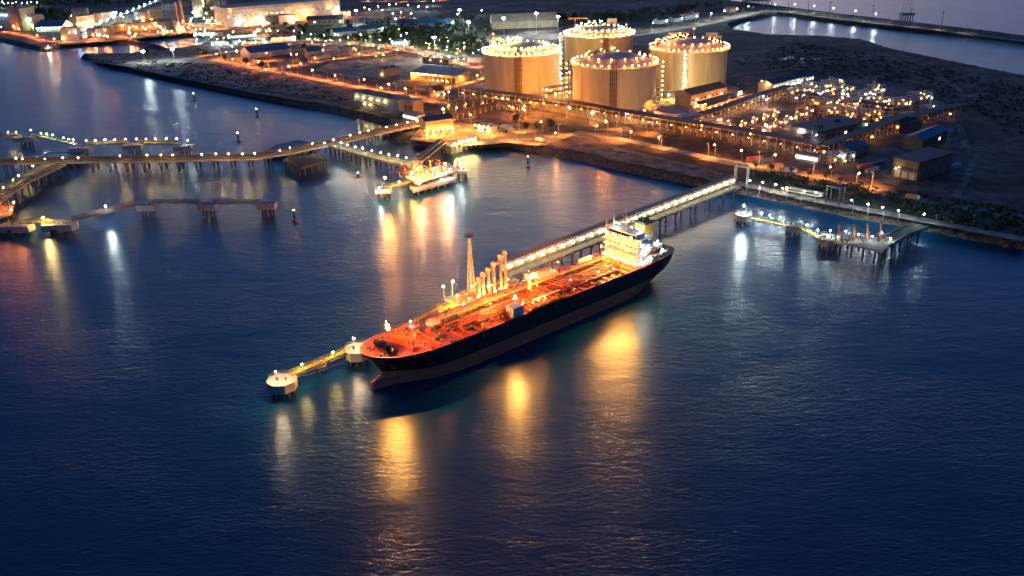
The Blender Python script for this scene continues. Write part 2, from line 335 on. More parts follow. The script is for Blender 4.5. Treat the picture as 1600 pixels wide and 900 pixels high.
# ------------------------------------------------------------------ lamp posts
PROTO = {}
def post_proto(kind, H, e, r, style):
    key = (kind, H, e, r, style)
    if key in PROTO: return PROTO[key]
    root = thing({'street': 'street_lamp', 'mast': 'high_mast_lamp', 'pier': 'pier_lamp', 'bollard': 'beacon_lamp', 'shade': 'road_lamp'}[style], None, None)
    p = MB()
    if style == 'street':
        p.cyl((0,0,0),(0,0,H),0.16,0.09,n=6); p.beam((0,0,H-.05),(0,-1.6,H+.25),0.12); p.box(-.25,-2.1,H+.2,.25,-1.3,H+.42); hc = (0,-1.7,H+.05)
    elif style == 'mast':
        p.cyl((0,0,0),(0,0,H),0.4,0.2,n=8); p.lathe([(1.2,H-.1),(1.6,H-.1),(1.6,H+.2),(1.2,H+.2),(1.2,H-.1)],n=10); p.beam((-1.4,0,H+.05),(1.4,0,H+.05),.15); p.beam((0,-1.4,H+.05),(0,1.4,H+.05),.15); hc = (0,0,H-.2)
    elif style == 'shade':
        p.cyl((0,0,0),(0,0,H),0.16,0.09,n=6); p.beam((0,0,H-.1),(0,-1.6,H+.55),0.12); hc = (0,-2.0,H+.12)
        p.lathe([(.62,H-.32),(.62,H+.5),(.45,H+.62),(.01,H+.66)], (0,-2.0,0), n=8)
    else:
        p.cyl((0,0,0),(0,0,H),0.10,0.07,n=5); p.box(-.2,-.5,H+.1,.2,.3,H+.25); hc = (0,-.1,H-.1)
    p.build('post', M['steel'], root)
    h = MB()
    if style == 'mast':
        for i in range(6): h.gem((1.45*math.cos(i*1.047), 1.45*math.sin(i*1.047), H-.35), r)
    else: h.gem(hc, r)
    h.build('lamp_head', lampmat(kind, e), root)
    PROTO[key] = [root, False]; return PROTO[key]
def lamp(px, py, kind='o', H=9.0, z=LZ, e=450, r=0.55, style='street', label='', group=None, rz=None):
    pr = post_proto(kind, H, e, r, style)
    if pr[1]: o = dup(pr[0])
    else: o = pr[0]; pr[1] = True
    g = at(px, py, z+H); o.location = (g.x, g.y, z); o.rotation_euler = (0, 0, random.uniform(0, 6.28) if rz is None else rz)
    return tag(o, label, {'street': 'street lamp', 'mast': 'floodlight mast', 'pier': 'pier lamp', 'bollard': 'lamp', 'shade': 'road lamp'}[style], group)
def lamps(lst, tmpl, group, **kw):
    for k, q in enumerate(lst):
        d = dict(kw)
        if len(q) > 2: d['kind'] = q[2]
        if len(q) > 3: d['e'] = q[3]
        lamp(q[0], q[1], label=tmpl.format(nth(k+1)), group=group, **d)

def road_lamps(px, kind, e, spacing, side, tmpl, group, H=9.5, r=.3):
    pts = [at(x, y, LZ).to_2d() for x, y in px]; k = 0; dist = 0.0
    for a, b in zip(pts[:-1], pts[1:]):
        L = (b-a).length; ang = math.atan2((b-a).y, (b-a).x); t = (spacing*.5 - dist) % spacing
        while t < L:
            p = a.lerp(b, t/L); nn = Vector((-(b-a).y, (b-a).x)).normalized()*side; k += 1
            pr = post_proto(kind, H, e, r, 'shade')
            if pr[1]: o = dup(pr[0])
            else: o = pr[0]; pr[1] = True
            o.location = (p.x+nn.x, p.y+nn.y, LZ); o.rotation_euler = (0, 0, ang if side > 0 else ang+math.pi)
            tag(o, tmpl.format(nth(k)), 'road lamp', group); t += spacing
        dist += L

# ------------------------------------------------------------------ piers
def trestle(label, px, z, w, step, npile, pipe_off=None, slab='conc', group=None, world=None, deckmat='deckroad', pipe_z=1.2, rail=True, curb=True, raker=1.2, pile_r=0.42):
    pts = world or [at(x, y, z).to_2d() for x, y in px]
    root = thing('pier', label, 'pier', (pts[0].x, pts[0].y, 0), 0, group)
    L = [Vector((p.x-pts[0].x, p.y-pts[0].y)) for p in pts]
    MB().ribbon(L, w, z-1.1, z).build('deck', M[slab], root)
    lane = w*0.5 if pipe_off is not None else w-0.8
    lo = -math.copysign(w*0.22, pipe_off) if pipe_off is not None else 0
    MB().ribbon(L, lane, z+0.01, z+0.05, off=lo).build('roadway', M[deckmat], root)
    if curb:
        c = MB()
        for s in (-1, 1): c.ribbon(L, 0.35, z+0.002, z+0.45, off=s*(w/2-0.2))
        c.build('kerb', M['deckroad'], root)
    if pipe_off is not None:
        pb = MB(); rk_ = MB()
        for k in range(4):
            off = pipe_off + (k-1.5)*1.05
            mb = MB().ribbon(L, 0.7, z+pipe_z+(k % 2)*0.25, z+pipe_z+0.7+(k % 2)*0.25, off=off); pb.add(mb.v, mb.f)
        pb.build('pipe_run', M['rust'], root)
    # bents
    dist = 0.0; bents = 0; proto = None
    for a, b in zip(L[:-1], L[1:]):
        seg = (b-a).length; ang = math.atan2((b-a).y, (b-a).x); t = (step - dist % step) % step
        while t < seg and bents < 98:
            p = a.lerp(b, t/seg)
            if proto is None:
                mb = MB(); mb.box(-0.7, -w/2-0.2, z-2.1, 0.7, w/2+0.2, z-1.11)
                for i in range(npile):
                    y = -w/2+0.8+(w-1.6)*i/max(1, npile-1); sx = raker*(-1 if i % 2 else 1)
                    mb.cyl((sx, y, -4), (0, y, z-2.0), pile_r, n=7, cap=False)
                if pipe_off is not None:
                    mb.box(-0.15, pipe_off-2.6, z+pipe_z-0.35, 0.15, pipe_off+2.6, z+pipe_z-0.02)
                    for s in (-2.4, 2.4): mb.box(-0.12, pipe_off+s-.12, z, 0.12, pipe_off+s+.12, z+pipe_z-0.35)
                proto = mb.build('pile_bent', M['pile'], root); o = proto
            else:
                o = proto.copy(); COL.objects.link(o); o.parent = root
            o.location = (p.x, p.y, 0); o.rotation_euler = (0, 0, ang); bents += 1
            t += step
        dist += seg
    if rail:
        rb = MB()
        for s in (-1, 1):
            for hz in (0.95, 1.35): rb.ribbon(L, 0.07, z+hz-.04, z+hz+.03, off=s*(w/2-0.2))
            for a, b in zip(L[:-1], L[1:]):
                seg = (b-a).length; nn = Vector((-(b-a).y, (b-a).x)).normalized()*s*(w/2-0.2)
                for i in range(int(seg/4)):
                    p = a.lerp(b, (i+.5)*4/seg)+nn; rb.box(p.x-.05, p.y-.05, z, p.x+.05, p.y+.05, z+1.35)
        rb.build('railing', M['steel'], root)
    return root

def ngon(n, r, rot=0.0): return [(r*math.cos(rot+2*math.pi*i/n), r*math.sin(rot+2*math.pi*i/n)) for i in range(n)]
def dolphin(px, py, r, label, z=6.0, cap=3.2, n=8, group='concrete dolphins standing in the water', fenders=0, rot=None, sq=None, lampk=None):
    g = at(px, py, z); rot = math.pi/8 if rot is None else rot
    root = thing('mooring_dolphin', label, 'dolphin', (g.x, g.y, 0), 0, group)
    poly = ngon(n, r, rot) if sq is None else sq
    MB().prism(poly, z-cap, z).build('cap', M['conc'], root)
    inner = [(x*.93, y*.93) for x, y in poly]; k = len(poly); mb = MB()
    for i in range(k):
        a, b = poly[i], poly[(i+1) % k]; c, d = inner[i], inner[(i+1) % k]
        mb.add([(*a, z+.002), (*b, z+.002), (*d, z+.002), (*c, z+.002), (*a, z+.35), (*b, z+.35), (*d, z+.35), (*c, z+.35)], [(4,5,6,7),(0,1,5,4),(2,3,7,6),(1,2,6,5),(3,0,4,7),(3,2,1,0)])
    mb.build('kerb', M['conc'], root)
    for i in range(8):
        t = 2*math.pi*i/8; q = r*0.66
        MB().cyl((q*math.cos(t)*1.15, q*math.sin(t)*1.15, -4), (q*math.cos(t), q*math.sin(t), z-cap+.2), 0.55, n=8, cap=False).build('pile', M['pile'], root)
    for sx in (-.28, .28):
        MB().cyl((sx*r, 0, z), (sx*r, 0, z+.9), .35, .3, n=8).cyl((sx*r-.5, 0, z+.95), (sx*r+.5, 0, z+.95), .22, n=6).build('mooring_hook', M['dark'], root)
    pr = MB()
    for i in range(k):
        x, y = poly[i][0]*.96, poly[i][1]*.96; pr.box(x-.05, y-.05, z+.3, x+.05, y+.05, z+1.4)
        x2, y2 = poly[(i+1) % k][0]*.96, poly[(i+1) % k][1]*.96
        if i % 3: pr.beam((x, y, z+1.35), (x2, y2, z+1.35), .07)
    pr.build('railing', M['steel'], root)
    for i in range(fenders):
        MB().box(-1.3, -r*.93-1.2, z-cap-2.0, 1.3, -r*.93-.02, z-.4).build('fender', M['rubber'], root)
    return root
def walkway(a, b, z, label, w=2.2, m='yellow', posts=(), group='steel walkways between dolphins', world=None, truss=True):
    p, q = world or (at(*a, z), at(*b, z)); d = (q-p); L = d.length; ang = math.atan2(d.y, d.x)
    root = thing('walkway_bridge', label, 'walkway', (p.x, p.y, 0), ang, group)
    MB().box(0, -w/2, z-.25, L, w/2, z).build('deck', M[m], root)
    t = MB()
    for s in (-1, 1):
        y = s*w/2
        t.box(0, y-.1, z-1.4, L, y+.1, z-1.15); t.box(0, y-.07, z+1.2, L, y+.07, z+1.34); t.box(0, y-.06, z+.6, L, y+.06, z+.68)
        nn = max(2, int(L/2.4))
        for i in range(nn):
            x0, x1 = L*i/nn, L*(i+1)/nn
            t.beam((x0, y, z-1.3), (x1, y, z+1.25), .10); t.box(x0, y-.06, z-1.3, x0+.12, y+.06, z+1.3)
    t.build('truss_rail', M['olive' if m == 'yellow' else 'rust'], root)
    return root

TZ = 9.0
trestle('long concrete pier with pipes crossing the left water on dark piles', [(-70,254),(0,252),(135,249),(281,247),(400,244),(450,236),(520,222),(575,209),(640,195),(705,184)], TZ, 15, 13, 4, pipe_off=-4.3, group='concrete piers on piles')
trestle('short pier branching from the long pier towards the lower left corner', [(88,256),(28,284),(0,303),(-60,345)], TZ, 16, 10, 4, pipe_off=4.6, group='concrete piers on piles')
trestle('straight pier branching from the long pier to the orange lit berth', [(522,226),(560,238),(600,248),(652,261)], TZ, 9, 12, 3, group='concrete piers on piles')
# Ship berth trestle (with lamps under a pipe shelf)
T0 = at(789,428,9.0).to_2d(); T1 = at(1149,289,9.0).to_2d()
tre = trestle('straight lamp lit pier joining the ship berth to the shore', None, 9.0, 8.5, 15, 2, group='concrete piers on piles', world=[T0, T1], deckmat='asphalt', slab='pile', curb=False, rail=False, raker=0.3, pile_r=0.5)
tl = (T1-T0).length; td = (T1-T0)/tl; tn = Vector((-td.y, td.x))
def TP(s, o, z): p = td*s+tn*o; return (p.x, p.y, z)
mb = MB()
for k in range(5):
    for a, b in ((TP(0, 1.0+k*.75, 10.2), TP(tl, 1.0+k*.75, 10.2)),): mb.cyl(a, b, .3, n=6)
for k in range(3): mb.cyl(TP(0, 1.4+k*.9, 12.2), TP(tl, 1.4+k*.9, 12.2), .33, n=6)
mb.build('pipe_run', M['steel'], tre)
mb = MB(); nb = 27
for i in range(nb+1):
    s = tl*i/nb
    mb.beam(TP(s, 4.0, 9.05), TP(s, 4.0, 14.3), .3); mb.beam(TP(s, 0.6, 9.05), TP(s, 0.6, 14.3), .22); mb.beam(TP(s, 0.2, 14.0), TP(s, 4.2, 14.0), .25); mb.beam(TP(s, .6, 11.7), TP(s, 4.1, 11.7), .2)
mb.beam(TP(0, 4.3, 14.4), TP(tl, 4.3, 14.4), .25); mb.beam(TP(0, .3, 14.4), TP(tl, .3, 14.4), .25)
mb.build('pipe_frame', M['rust'], tre)
mb = MB(); mb.beam(TP(0, 2.3, 14.7), TP(tl, 2.3, 14.7), 4.6, .12); mb.build('cover', M['rust'], tre)
pm = None
for i in range(nb):
    s = tl*(i+.5)/nb
    if pm is None:
        pm = MB().ball((0,0,0), .85, n=8).build('lamp', lampmat('p', 36), tre); o = pm
    else: o = pm.copy(); COL.objects.link(o); o.parent = tre
    o.location = TP(s, -0.6, 12.6)
mb = MB()
for i in range(nb): s = tl*(i+.5)/nb; mb.beam(TP(s, .6, 13.2), TP(s, -.6, 13.0), .12)
for hz in (10.1, 10.5): mb.beam(TP(0, -4.1, hz), TP(tl, -4.1, hz), .08)
for i in range(int(tl/4)): mb.beam(TP(i*4+1, -4.1, 9), TP(i*4+1, -4.1, 10.5), .08)
mb.build('railing', M['olive'], tre)
MB().add(*(lambda a: ([*a], [(0,1,2,3)]))([TP(0, .55, 9.8), TP(tl, .55, 9.8), TP(tl, .55, 11.4), TP(0, .55, 11.4)])).build('light_catch_panel', M['olive'], tre)  # panel added behind the lamps to catch their light

# decking on piles beside the long pier
def platform(label, corners, z, thick=1.2, grid=6.0, m='conc', name='pier_platform', rail=True, group=None):
    pts = [at(x, y, z) for x, y in corners]; c = sum(pts, Vector())/len(pts)
    root = thing(name, label, 'platform', (c.x, c.y, 0), 0, group)
    poly = [((p-c).x, (p-c).y) for p in pts]
    ar = sum(poly[i][0]*poly[(i+1) % len(poly)][1]-poly[(i+1) % len(poly)][0]*poly[i][1] for i in range(len(poly)))
    if ar < 0: poly = poly[::-1]
    MB().prism(poly, z-thick, z).build('deck', M[m], root)
    k = len(poly); rb = MB()
    for i in range(k):
        a, b = Vector(poly[i]), Vector(poly[(i+1) % k]); nn = max(1, int((b-a).length/grid))
        for j in range(nn):
            p = a.lerp(b, (j+.5)/nn)*0.93
            MB().cyl((p.x, p.y, -4), (p.x, p.y, z-thick+.1), .5, n=7, cap=False).build('pile', M['pile'], root)
        if rail:
            rb.beam((*a*0.99, z+1.2), (*b*0.99, z+1.2), .09)
            for j in range(int((b-a).length/3)): p = a.lerp(b, j*3/(b-a).length)*0.99; rb.box(p.x-.05, p.y-.05, z, p.x+.05, p.y+.05, z+1.2)
    if rail: rb.build('railing', M['yellow'], root)
    return root, c, poly
rt_, c_, poly_ = platform('slatted decking on dark piles beside the bend of the long pier', [(442,251),(470,262),(513,250),(500,240),(460,243)], 7.0, rail=False, m='pile')
mb = MB(); a, b, c, d = [Vector(q) for q in (poly_[0], poly_[1], poly_[2], poly_[-1])]
for i in range(14): p = a.lerp(b, i/13); q = d.lerp(c, i/13); mb.beam((*p, 7.2), (*q, 7.2), .5, .35)
mb.build('slat', M['dark'], rt_)

# moored flat pontoons with blue decks
def pontoon(label, corners, posts):
    z = 5.0; pts = [at(x, y, z) for x, y in corners]; c = sum(pts, Vector())/len(pts); poly = [((p-c).x, (p-c).y) for p in pts]
    ar = sum(poly[i][0]*poly[(i+1) % len(poly)][1]-poly[(i+1) % len(poly)][0]*poly[i][1] for i in range(len(poly)))
    if ar < 0: poly = poly[::-1]
    root = thing('pontoon', label, 'pontoon', (c.x, c.y, 0), 0, 'pontoons moored behind the long pier')
    MB().prism(poly, -.6, z-1.5).build('hull', M['wall_grey'], root)
    MB().prism([(x*.94, y*.94) for x, y in poly], z-1.5, z-.1).build('deck_cover', M['roof_blue'], root)
    mb = MB()
    for i in range(len(poly)): a, b = poly[i], poly[(i+1) % len(poly)]; mb.beam((*a, z+.1), (*b, z+.1), .8, .6)
    mb.build('coaming', M['wall_grey'], root)
pontoon('blue decked pontoon behind the long pier above the pier fork', [(60,246),(75,238),(135,238),(122,246)], 0)
pontoon('blue decked pontoon moored at the bend of the long pier', [(415,236),(432,226),(466,219),(488,224),(478,229),(447,234)], 0)

# left dolphins and walkways
lab = ['broad dolphin with blue fender nearest the left picture edge', 'broad dolphin with blue fender, second from the left picture edge', 'box shaped dolphin where the walkway bends', 'box shaped dolphin in the middle of the straight walkway', 'outermost box shaped dolphin at the walkway end']
W1 = [(9,-5),(10.5,0),(9,4.5),(-9,4.5),(-10.5,0),(-9,-5)]
dolphin(26,351,9,lab[0], z=5.5, cap=3.6, sq=W1, fenders=1); dolphin(93,349,9,lab[1], z=5.5, cap=3.6, sq=W1, fenders=1)
B1 = [(5.5,-3.6),(5.5,3.6),(-5.5,3.6),(-5.5,-3.6)]
for i, q in enumerate([(229,320),(324,319),(417,318)]): dolphin(*q, 5, lab[2+i], z=7.0, cap=3.2, sq=B1)
walkway((38,346),(80,346),6.5,'short yellow walkway between the two broad dolphins')
walkway((112,342),(218,316),7.2,'sloping walkway from the broad dolphin to the first box dolphin', m='rust')
walkway((239,315),(314,315),7.2,'first level walkway after the bend at the box dolphin', m='rust')
walkway((333,315),(407,315),7.2,'outer level walkway to the last box dolphin', m='rust')
for i, q in enumerate([(40,214,9),(126,231,8),(208,226,7.5),(287,228,7.5)]):
    rr = q[2]; dolphin(q[0], q[1], 6, ['orange lit dolphin at the left end of the far jetty', 'dark dolphin where the far jetty bends', 'orange topped dolphin in the middle of the far jetty', 'dolphin at the right end of the far jetty'][i], z=7.0, cap=3.4, sq=[(rr,-4.5),(rr,4.5),(-rr,4.5),(-rr,-4.5)], group='dolphins of the far jetty')
walkway((-40,211),(30,210),7.8,'walkway running off the left edge from the far jetty', w=3, group='walkways of the far jetty')
walkway((50,209),(118,225),7.8,'sloping walkway on the far jetty', w=3, group='walkways of the far jetty')
walkway((136,224),(200,222),7.8,'level walkway left of the middle far dolphin', w=3, group='walkways of the far jetty')
walkway((217,222),(280,223),7.8,'level walkway right of the middle far dolphin', w=3, group='walkways of the far jetty')
fj = [(12,206),(25,206),(48,203,'w',300),(64,208,'w',260),(73,209,'w',260),(82,211,'w',260),(99,215,'w',260),(107,217,'w',260),(114,218,'w',260),(134,219,'y',500),(149,219,'y'),(164,218,'w'),(179,218,'y'),(196,217,'o'),(213,217,'y'),(228,217,'y'),(243,217,'y'),(260,216,'y'),(276,216,'y'),(293,219,'w',300)]
lamps(fj, '{} lamp from the left along the far jetty', 'lamps along the far jetty', H=3.6, z=7.0, style='pier', kind='y', e=160, r=.45)
ml = [(-20,247),(25,247),(35,248),(70,248),(98,246),(122,246),(187,243),(230,242),(251,242),(270,242),(315,241),(337,240),(357,240),(379,240),(398,239),(437,235),(453,231,'y'),(488,224),(507,223),(521,218,'w',700),(547,211),(562,207),(576,204),(604,198),(619,195),(637,191),(652,189),(664,190),(679,185),(690,183)]
lamps(ml, '{} lamp from the left along the long pier', 'lamps along the long pier', H=5.5, z=TZ, style='pier', kind='y', e=200, r=.45)
lamps([(51,259),(29,274),(20,281),(5,293)], '{} lamp from the fork down the short branch pier', 'lamps along the short branch pier', H=5.5, z=TZ, style='pier', kind='y', e=200, r=.45)
lamps([(533,223),(543,226),(555,229),(567,231),(581,235),(595,238),(608,241),(621,243),(635,246)], '{} lamp from the long pier along the branch to the orange berth', 'lamps along the branch to the orange berth', H=5.5, z=TZ, style='pier', kind='n', e=380, r=.5)
lamp(67,340,'y',H=4,z=5.5,e=1100,style='pier',r=.6,label='bright lamp on the yellow walkway between the broad dolphins')
lamp(165,322,'w',H=4,z=7,e=700,style='pier',r=.6,label='bright lamp halfway along the sloping left walkway')

# orange lit berth at the lower left corner
rt_, c_, poly_ = platform('orange lit loading platform cut by the left picture edge', [(-50,352),(18,333),(22,318),(-50,335)], 9.0)
for x in (-14, -7, 0, 7, 12): MB().cyl((x, 1, 9), (x, 1, 17), .45, n=7).cyl((x, 1, 17), (x+1, -3, 12), .3, n=6).build('loading_arm', M['orange'], rt_)
MB().box(-20, -2, 9, -15, 3, 13).build('control_cabin', M['orange'], rt_)
for k, q in enumerate([(10,9.8,13,.7),(4,2,17,.6),(-6,3,15,.6),(13,0,11,.5)]): MB().gem(q[:3], q[3]).build('lamp', lampmat('d', 300), rt_)

# ------------------------------------------------------------------ orange lit berth behind the ship
rt_, c_, poly_ = platform('orange lit loading platform packed with pipes at the branch pier end', [(634,276),(650,286),(712,266),(700,256),(655,262)], 8.0)
mb = MB(); r2 = random.Random(5)
for i in range(16):
    x, y = r2.uniform(-20, 20), r2.uniform(-9, 9); h = r2.uniform(2, 6)
    mb.cyl((x, y, 8), (x, y, 8+h), r2.uniform(.25, .5), n=6); mb.beam((x, y, 8+h), (x+r2.uniform(-7, 7), y+r2.uniform(-2, 2), 8+h), .4)
for i in range(5): mb.beam((-20, -6+i*2.2, 9.3), (20, -4+i*2.6, 9.3), .45)
mb.build('pipework', M['rust'], rt_)
for x in (-10, -4, 2, 8): MB().cyl((x, -7, 8), (x, -7, 17), .4, n=7).cyl((x, -7, 17), (x+.5, -9, 11), .28, n=6).ball((x, -6.4, 17.3), .8, n=8).build('loading_arm', M['orange'], rt_)
for k, (x, y, kd) in enumerate([(643,270,'o'),(651,265,'o'),(654,263,'o'),(661,272,'o'),(667,268,'o'),(674,265,'o'),(680,263,'n'),(684,263,'o'),(658,261,'o'),(694,263,'o'),(652,282,'n'),(658,280,'n'),(695,270,'w'),(703,264,'w'),(655,287,'o'),(648,258,'o')]):
    g = at(x, y, 11.5); MB().gem((g.x-c_.x, g.y-c_.y, 11.5), .6 if k else 1.1).build('lamp', lampmat(kd, 420), rt_)
rt2, c2_, p2_ = platform('long low fender quay in front of the orange berth', [(640,292),(646,297),(712,279),(708,274)], 4.5, thick=2.0, m='conc')
for i in range(7):
    g = at(650+i*9.6, 294-i*2.6, 3.0)-c2_; MB().box(g.x-1.2, g.y-1.6, 0.6, g.x+1.2, g.y-.2, 4.2).build('fender', M['rubber'], rt2)
dolphin(599,296,5,'small dolphin with orange mast lamp left of the orange berth', z=6, cap=2, group='small dolphins of the orange berth', sq=[(5,-3.5),(5,3.5),(-5,3.5),(-5,-3.5)])
dolphin(722,266,4,'small dolphin right of the orange berth', z=6, cap=1.6, group='small dolphins of the orange berth', sq=[(4,-3.5),(4,3.5),(-4,3.5),(-4,-3.5)])
walkway((605,292),(640,284),7,'yellow walkway from the small left dolphin to the orange berth', group='walkways of the orange berth')
walkway((706,269),(719,264),7,'short walkway right of the orange berth', group='walkways of the orange berth')
lamp(600,279,'o',H=12,z=6,e=2600,r=.9,label='bright orange lamp on the small dolphin left of the berth')
lamp(593,293,'w',H=3,z=6,e=500,style='pier',label='low white lamp on the small left dolphin')
lamp(697,255,'o',H=12,z=8,e=1800,r=.8,label='bright orange lamp on a pole at the right end of the orange berth')
lamp(718,256,'w',H=5,z=6,e=700,style='pier',label='white lamp on the small dolphin right of the orange berth')
lamp(624,284,'y',H=3.5,z=7,e=700,style='pier',label='yellow lamp on the walkway left of the orange berth')
# pile cluster carrying pipes to the berth
pts = [at(655,246,9).to_2d(), at(676,240,9).to_2d()]
trestle('short orange lit pipe bridge on tall piles behind the orange berth', None, 9.5, 8, 6, 3, world=[at(652,252,9).to_2d(), at(690,222,9).to_2d()], pipe_off=0.01, rail=False, curb=False)

# ------------------------------------------------------------------ beacons on the water
def beacon(px, py, label, lit=None, h=7.0, flag=True):
    g = at(px, py, 0); root = thing('channel_buoy', label, 'buoy', (g.x, g.y, 0), 0, 'buoys and beacons on the water')
    MB().lathe([(0.01,-1),(1.5,-.9),(1.6,.3),(1.3,.9),(0.5,1.0)], n=12).build('float', M['red_white'], root)
    mb = MB()
    for i in range(4):
        t = i*math.pi/2+.4; mb.beam((1.0*math.cos(t), 1.0*math.sin(t), .9), (.35*math.cos(t), .35*math.sin(t), h-1.2), .14)
    mb.lathe([(0.8,h*.35),(0.85,h*.36),(0.62,h*.62),(0.5,h*.62)], n=8); mb.lathe([(.5,h-1.2),(.55,h-1.1),(.3,h-.2),(0.02,h)], n=8)
    mb.build('tower', M['dark'], root)
    if lit: MB().gem((0,0,h+.3), .35).build('lamp', lampmat(lit, 60), root)
beacon(304,157,'lit buoy off the sandy left shore', 'y'); beacon(402,182,'lit buoy right of the one off the sandy shore', 'y'); beacon(373,221,'dark lit buoy just above the long pier', 'w')
beacon(461,346,'orange topped buoy below the outermost box dolphin', 'o'); beacon(825,262,'banded buoy on open water above the ship', 'o', h=8); beacon(560,277,'small buoy lit white near the branch pier', 'w', h=3)

# ------------------------------------------------------------------ the tanker
SA = R(41.0); SU = Vector((math.cos(SA), math.sin(SA))); SN = Vector((-SU.y, SU.x))
SO = Vector((-59.74, 311.58)) - SN*2.0
def interp(tab, x):
    if x <= tab[0][0]: return tab[0][1]
    for (a, va), (b, vb) in zip(tab[:-1], tab[1:]):
        if x <= b: return va+(vb-va)*(x-a)/(b-a)
    return tab[-1][1]
SH = thing('tanker_ship', 'black hulled tanker with floodlit red deck moored at the ship berth', 'ship', (SO.x, SO.y, 0), SA)
def sheer(x): return 2.2*max(0, 1-x/34.0)**1.3 + 0.5*max(0, (x-150)/30)
LV = [(-3, [(3,0),(4,1.3),(8,2.2),(12,3.2),(18,6.2),(26,10),(37,12.4),(48,13.2),(134,13.2),(147,10),(157,5),(166,.6)]),
      (0, [(2,0),(2.6,1.2),(6,2.2),(11,3.0),(17,6.2),(25,10),(36,12.6),(47,13.2),(138,13.2),(150,10.8),(160,6.4),(169,.8)]),
      (2.6, [(2.4,0),(3.2,1.0),(7,1.8),(11,2.9),(16,6),(24,10),(34,12.5),(45,13.2),(142,13.2),(155,11),(165,7),(173,1.0)]),
      (4.2, [(7.0,0),(8,.7),(11,2.6),(16,6.2),(23,10),(33,12.6),(43,13.2),(145,13.2),(158,11.6),(168,8),(176,1.6)]),
      (5.8, [(7.3,0),(8.2,.9),(11,3),(16,6.8),(22,10.2),(31,12.7),(41,13.2),(147,13.2),(160,12),(170,9.2),(177.5,4)]),
      (10, [(4.2,0),(5,1.7),(7.5,4.6),(12,8.4),(20,11.8),(31,13.2),(150,13.2),(164,12.7),(173,10.8),(179,6.5)]),
      (14, [(0,0),(.5,2.2),(2,5.2),(5.5,8.6),(10,11.1),(17,12.8),(27,13.2),(152,13.2),(165,12.9),(174,11.5),(178.6,9.0),(180,6.5)])]
NS = 72
def station(tab, i):
    t = 0.5-0.5*math.cos(math.pi*i/NS); return tab[0][0]+(tab[-1][0]-tab[0][0])*t
def hull_part(z0, z1):
    rows = [l for l in LV if z0 <= l[0] <= z1]; mb = MB(); k = len(rows)
    for sgn in (-1, 1):
        vs = []
        for i in range(NS+1):
            for z, tab in rows:
                x = station(tab, i); zz = z+(sheer(x) if z == 14 else sheer(x)*.5 if z == 10 else 0)
                vs.append((x, sgn*interp(tab, x), zz))
        fs = []
        for i in range(NS):
            for j in range(k-1):
                f = (i*k+j, (i+1)*k+j, (i+1)*k+j+1, i*k+j+1); fs.append(f if sgn < 0 else f[::-1])
        mb.add(vs, fs)
    # transom
    for (za, ta), (zb, tb) in zip(rows[:-1], rows[1:]):
        xa, ya, xb, yb = ta[-1][0], ta[-1][1], tb[-1][0], tb[-1][1]
        zb_ = zb+(sheer(xb) if zb == 14 else 0); za_ = za+(sheer(xa)*.5 if za == 10 else 0)
        if zb == 10: zb_ = zb+sheer(xb)*.5
        mb.add([(xa,-ya,za_),(xa,ya,za_),(xb,yb,zb_),(xb,-yb,zb_)], [(0,1,2,3)])
    return mb
hull_part(5.8, 14).build('hull', M['hull'], SH, smooth=False)
hull_part(-3, 5.8).build('hull_bottom', M['boot'], SH)
dk = LV[-1][1]; mb = MB(); vs = []
def dz(x): return 13.9+sheer(x)-0.9*max(0, 1-x/30)-.05
for i in range(NS+1):
    x = station(dk, i); h = max(.02, interp(dk, x)-.06); vs += [(x, -h, dz(x)), (x, h, dz(x))]
mb.add(vs, [(2*i, 2*i+2, 2*i+3, 2*i+1) for i in range(NS)]); DECK = mb.build('deck', M['red'], SH)
# bulwark inner face and edge rails
mb = MB()
for sgn in (-1, 1):
    pr_ = None
    for i in range(0, NS+1):
        x = station(dk, i); p = (x, sgn*max(0.02, interp(dk, x)-.03), 14+sheer(x))
        if pr_:
            if x < 30: mb.beam((pr_[0], pr_[1], pr_[2]+.02), (p[0], p[1], p[2]+.02), .30, .14)
        pr_ = p
mb.build('bulwark_rail', M['red'], SH)
mb = MB()
for sgn in (-1, 1):
    last = None
    for k in range(60):
        x = 26+k*2.6
        if x > 178: break
        y = sgn*(interp(dk, x)-.25); z = dz(x); mb.box(x-.04, y-.04, z, x+.04, y+.04, z+1.15)
        if last:
            for q in (.6, 1.12): mb.beam((last[0], last[1], last[2]+q), (x, y, z+q), .06)
        last = (x, y, z)
mb.build('deck_railing', M['redpipe'], SH)
# breakwater on the foredeck
mb = MB(); mb.beam((17, 9.5, 15.4), (22, 0, 15.2), .25, 1.6); mb.beam((22, 0, 15.2), (17, -9.5, 15.4), .25, 1.6)
mb.beam((29, 11.5, 14.6), (29, -11.5, 14.6), .8, .8); mb.build('breakwater', M['redpipe'], SH)
def Sx(x, y, z=None): return (x, y, dz(x) if z is None else z)
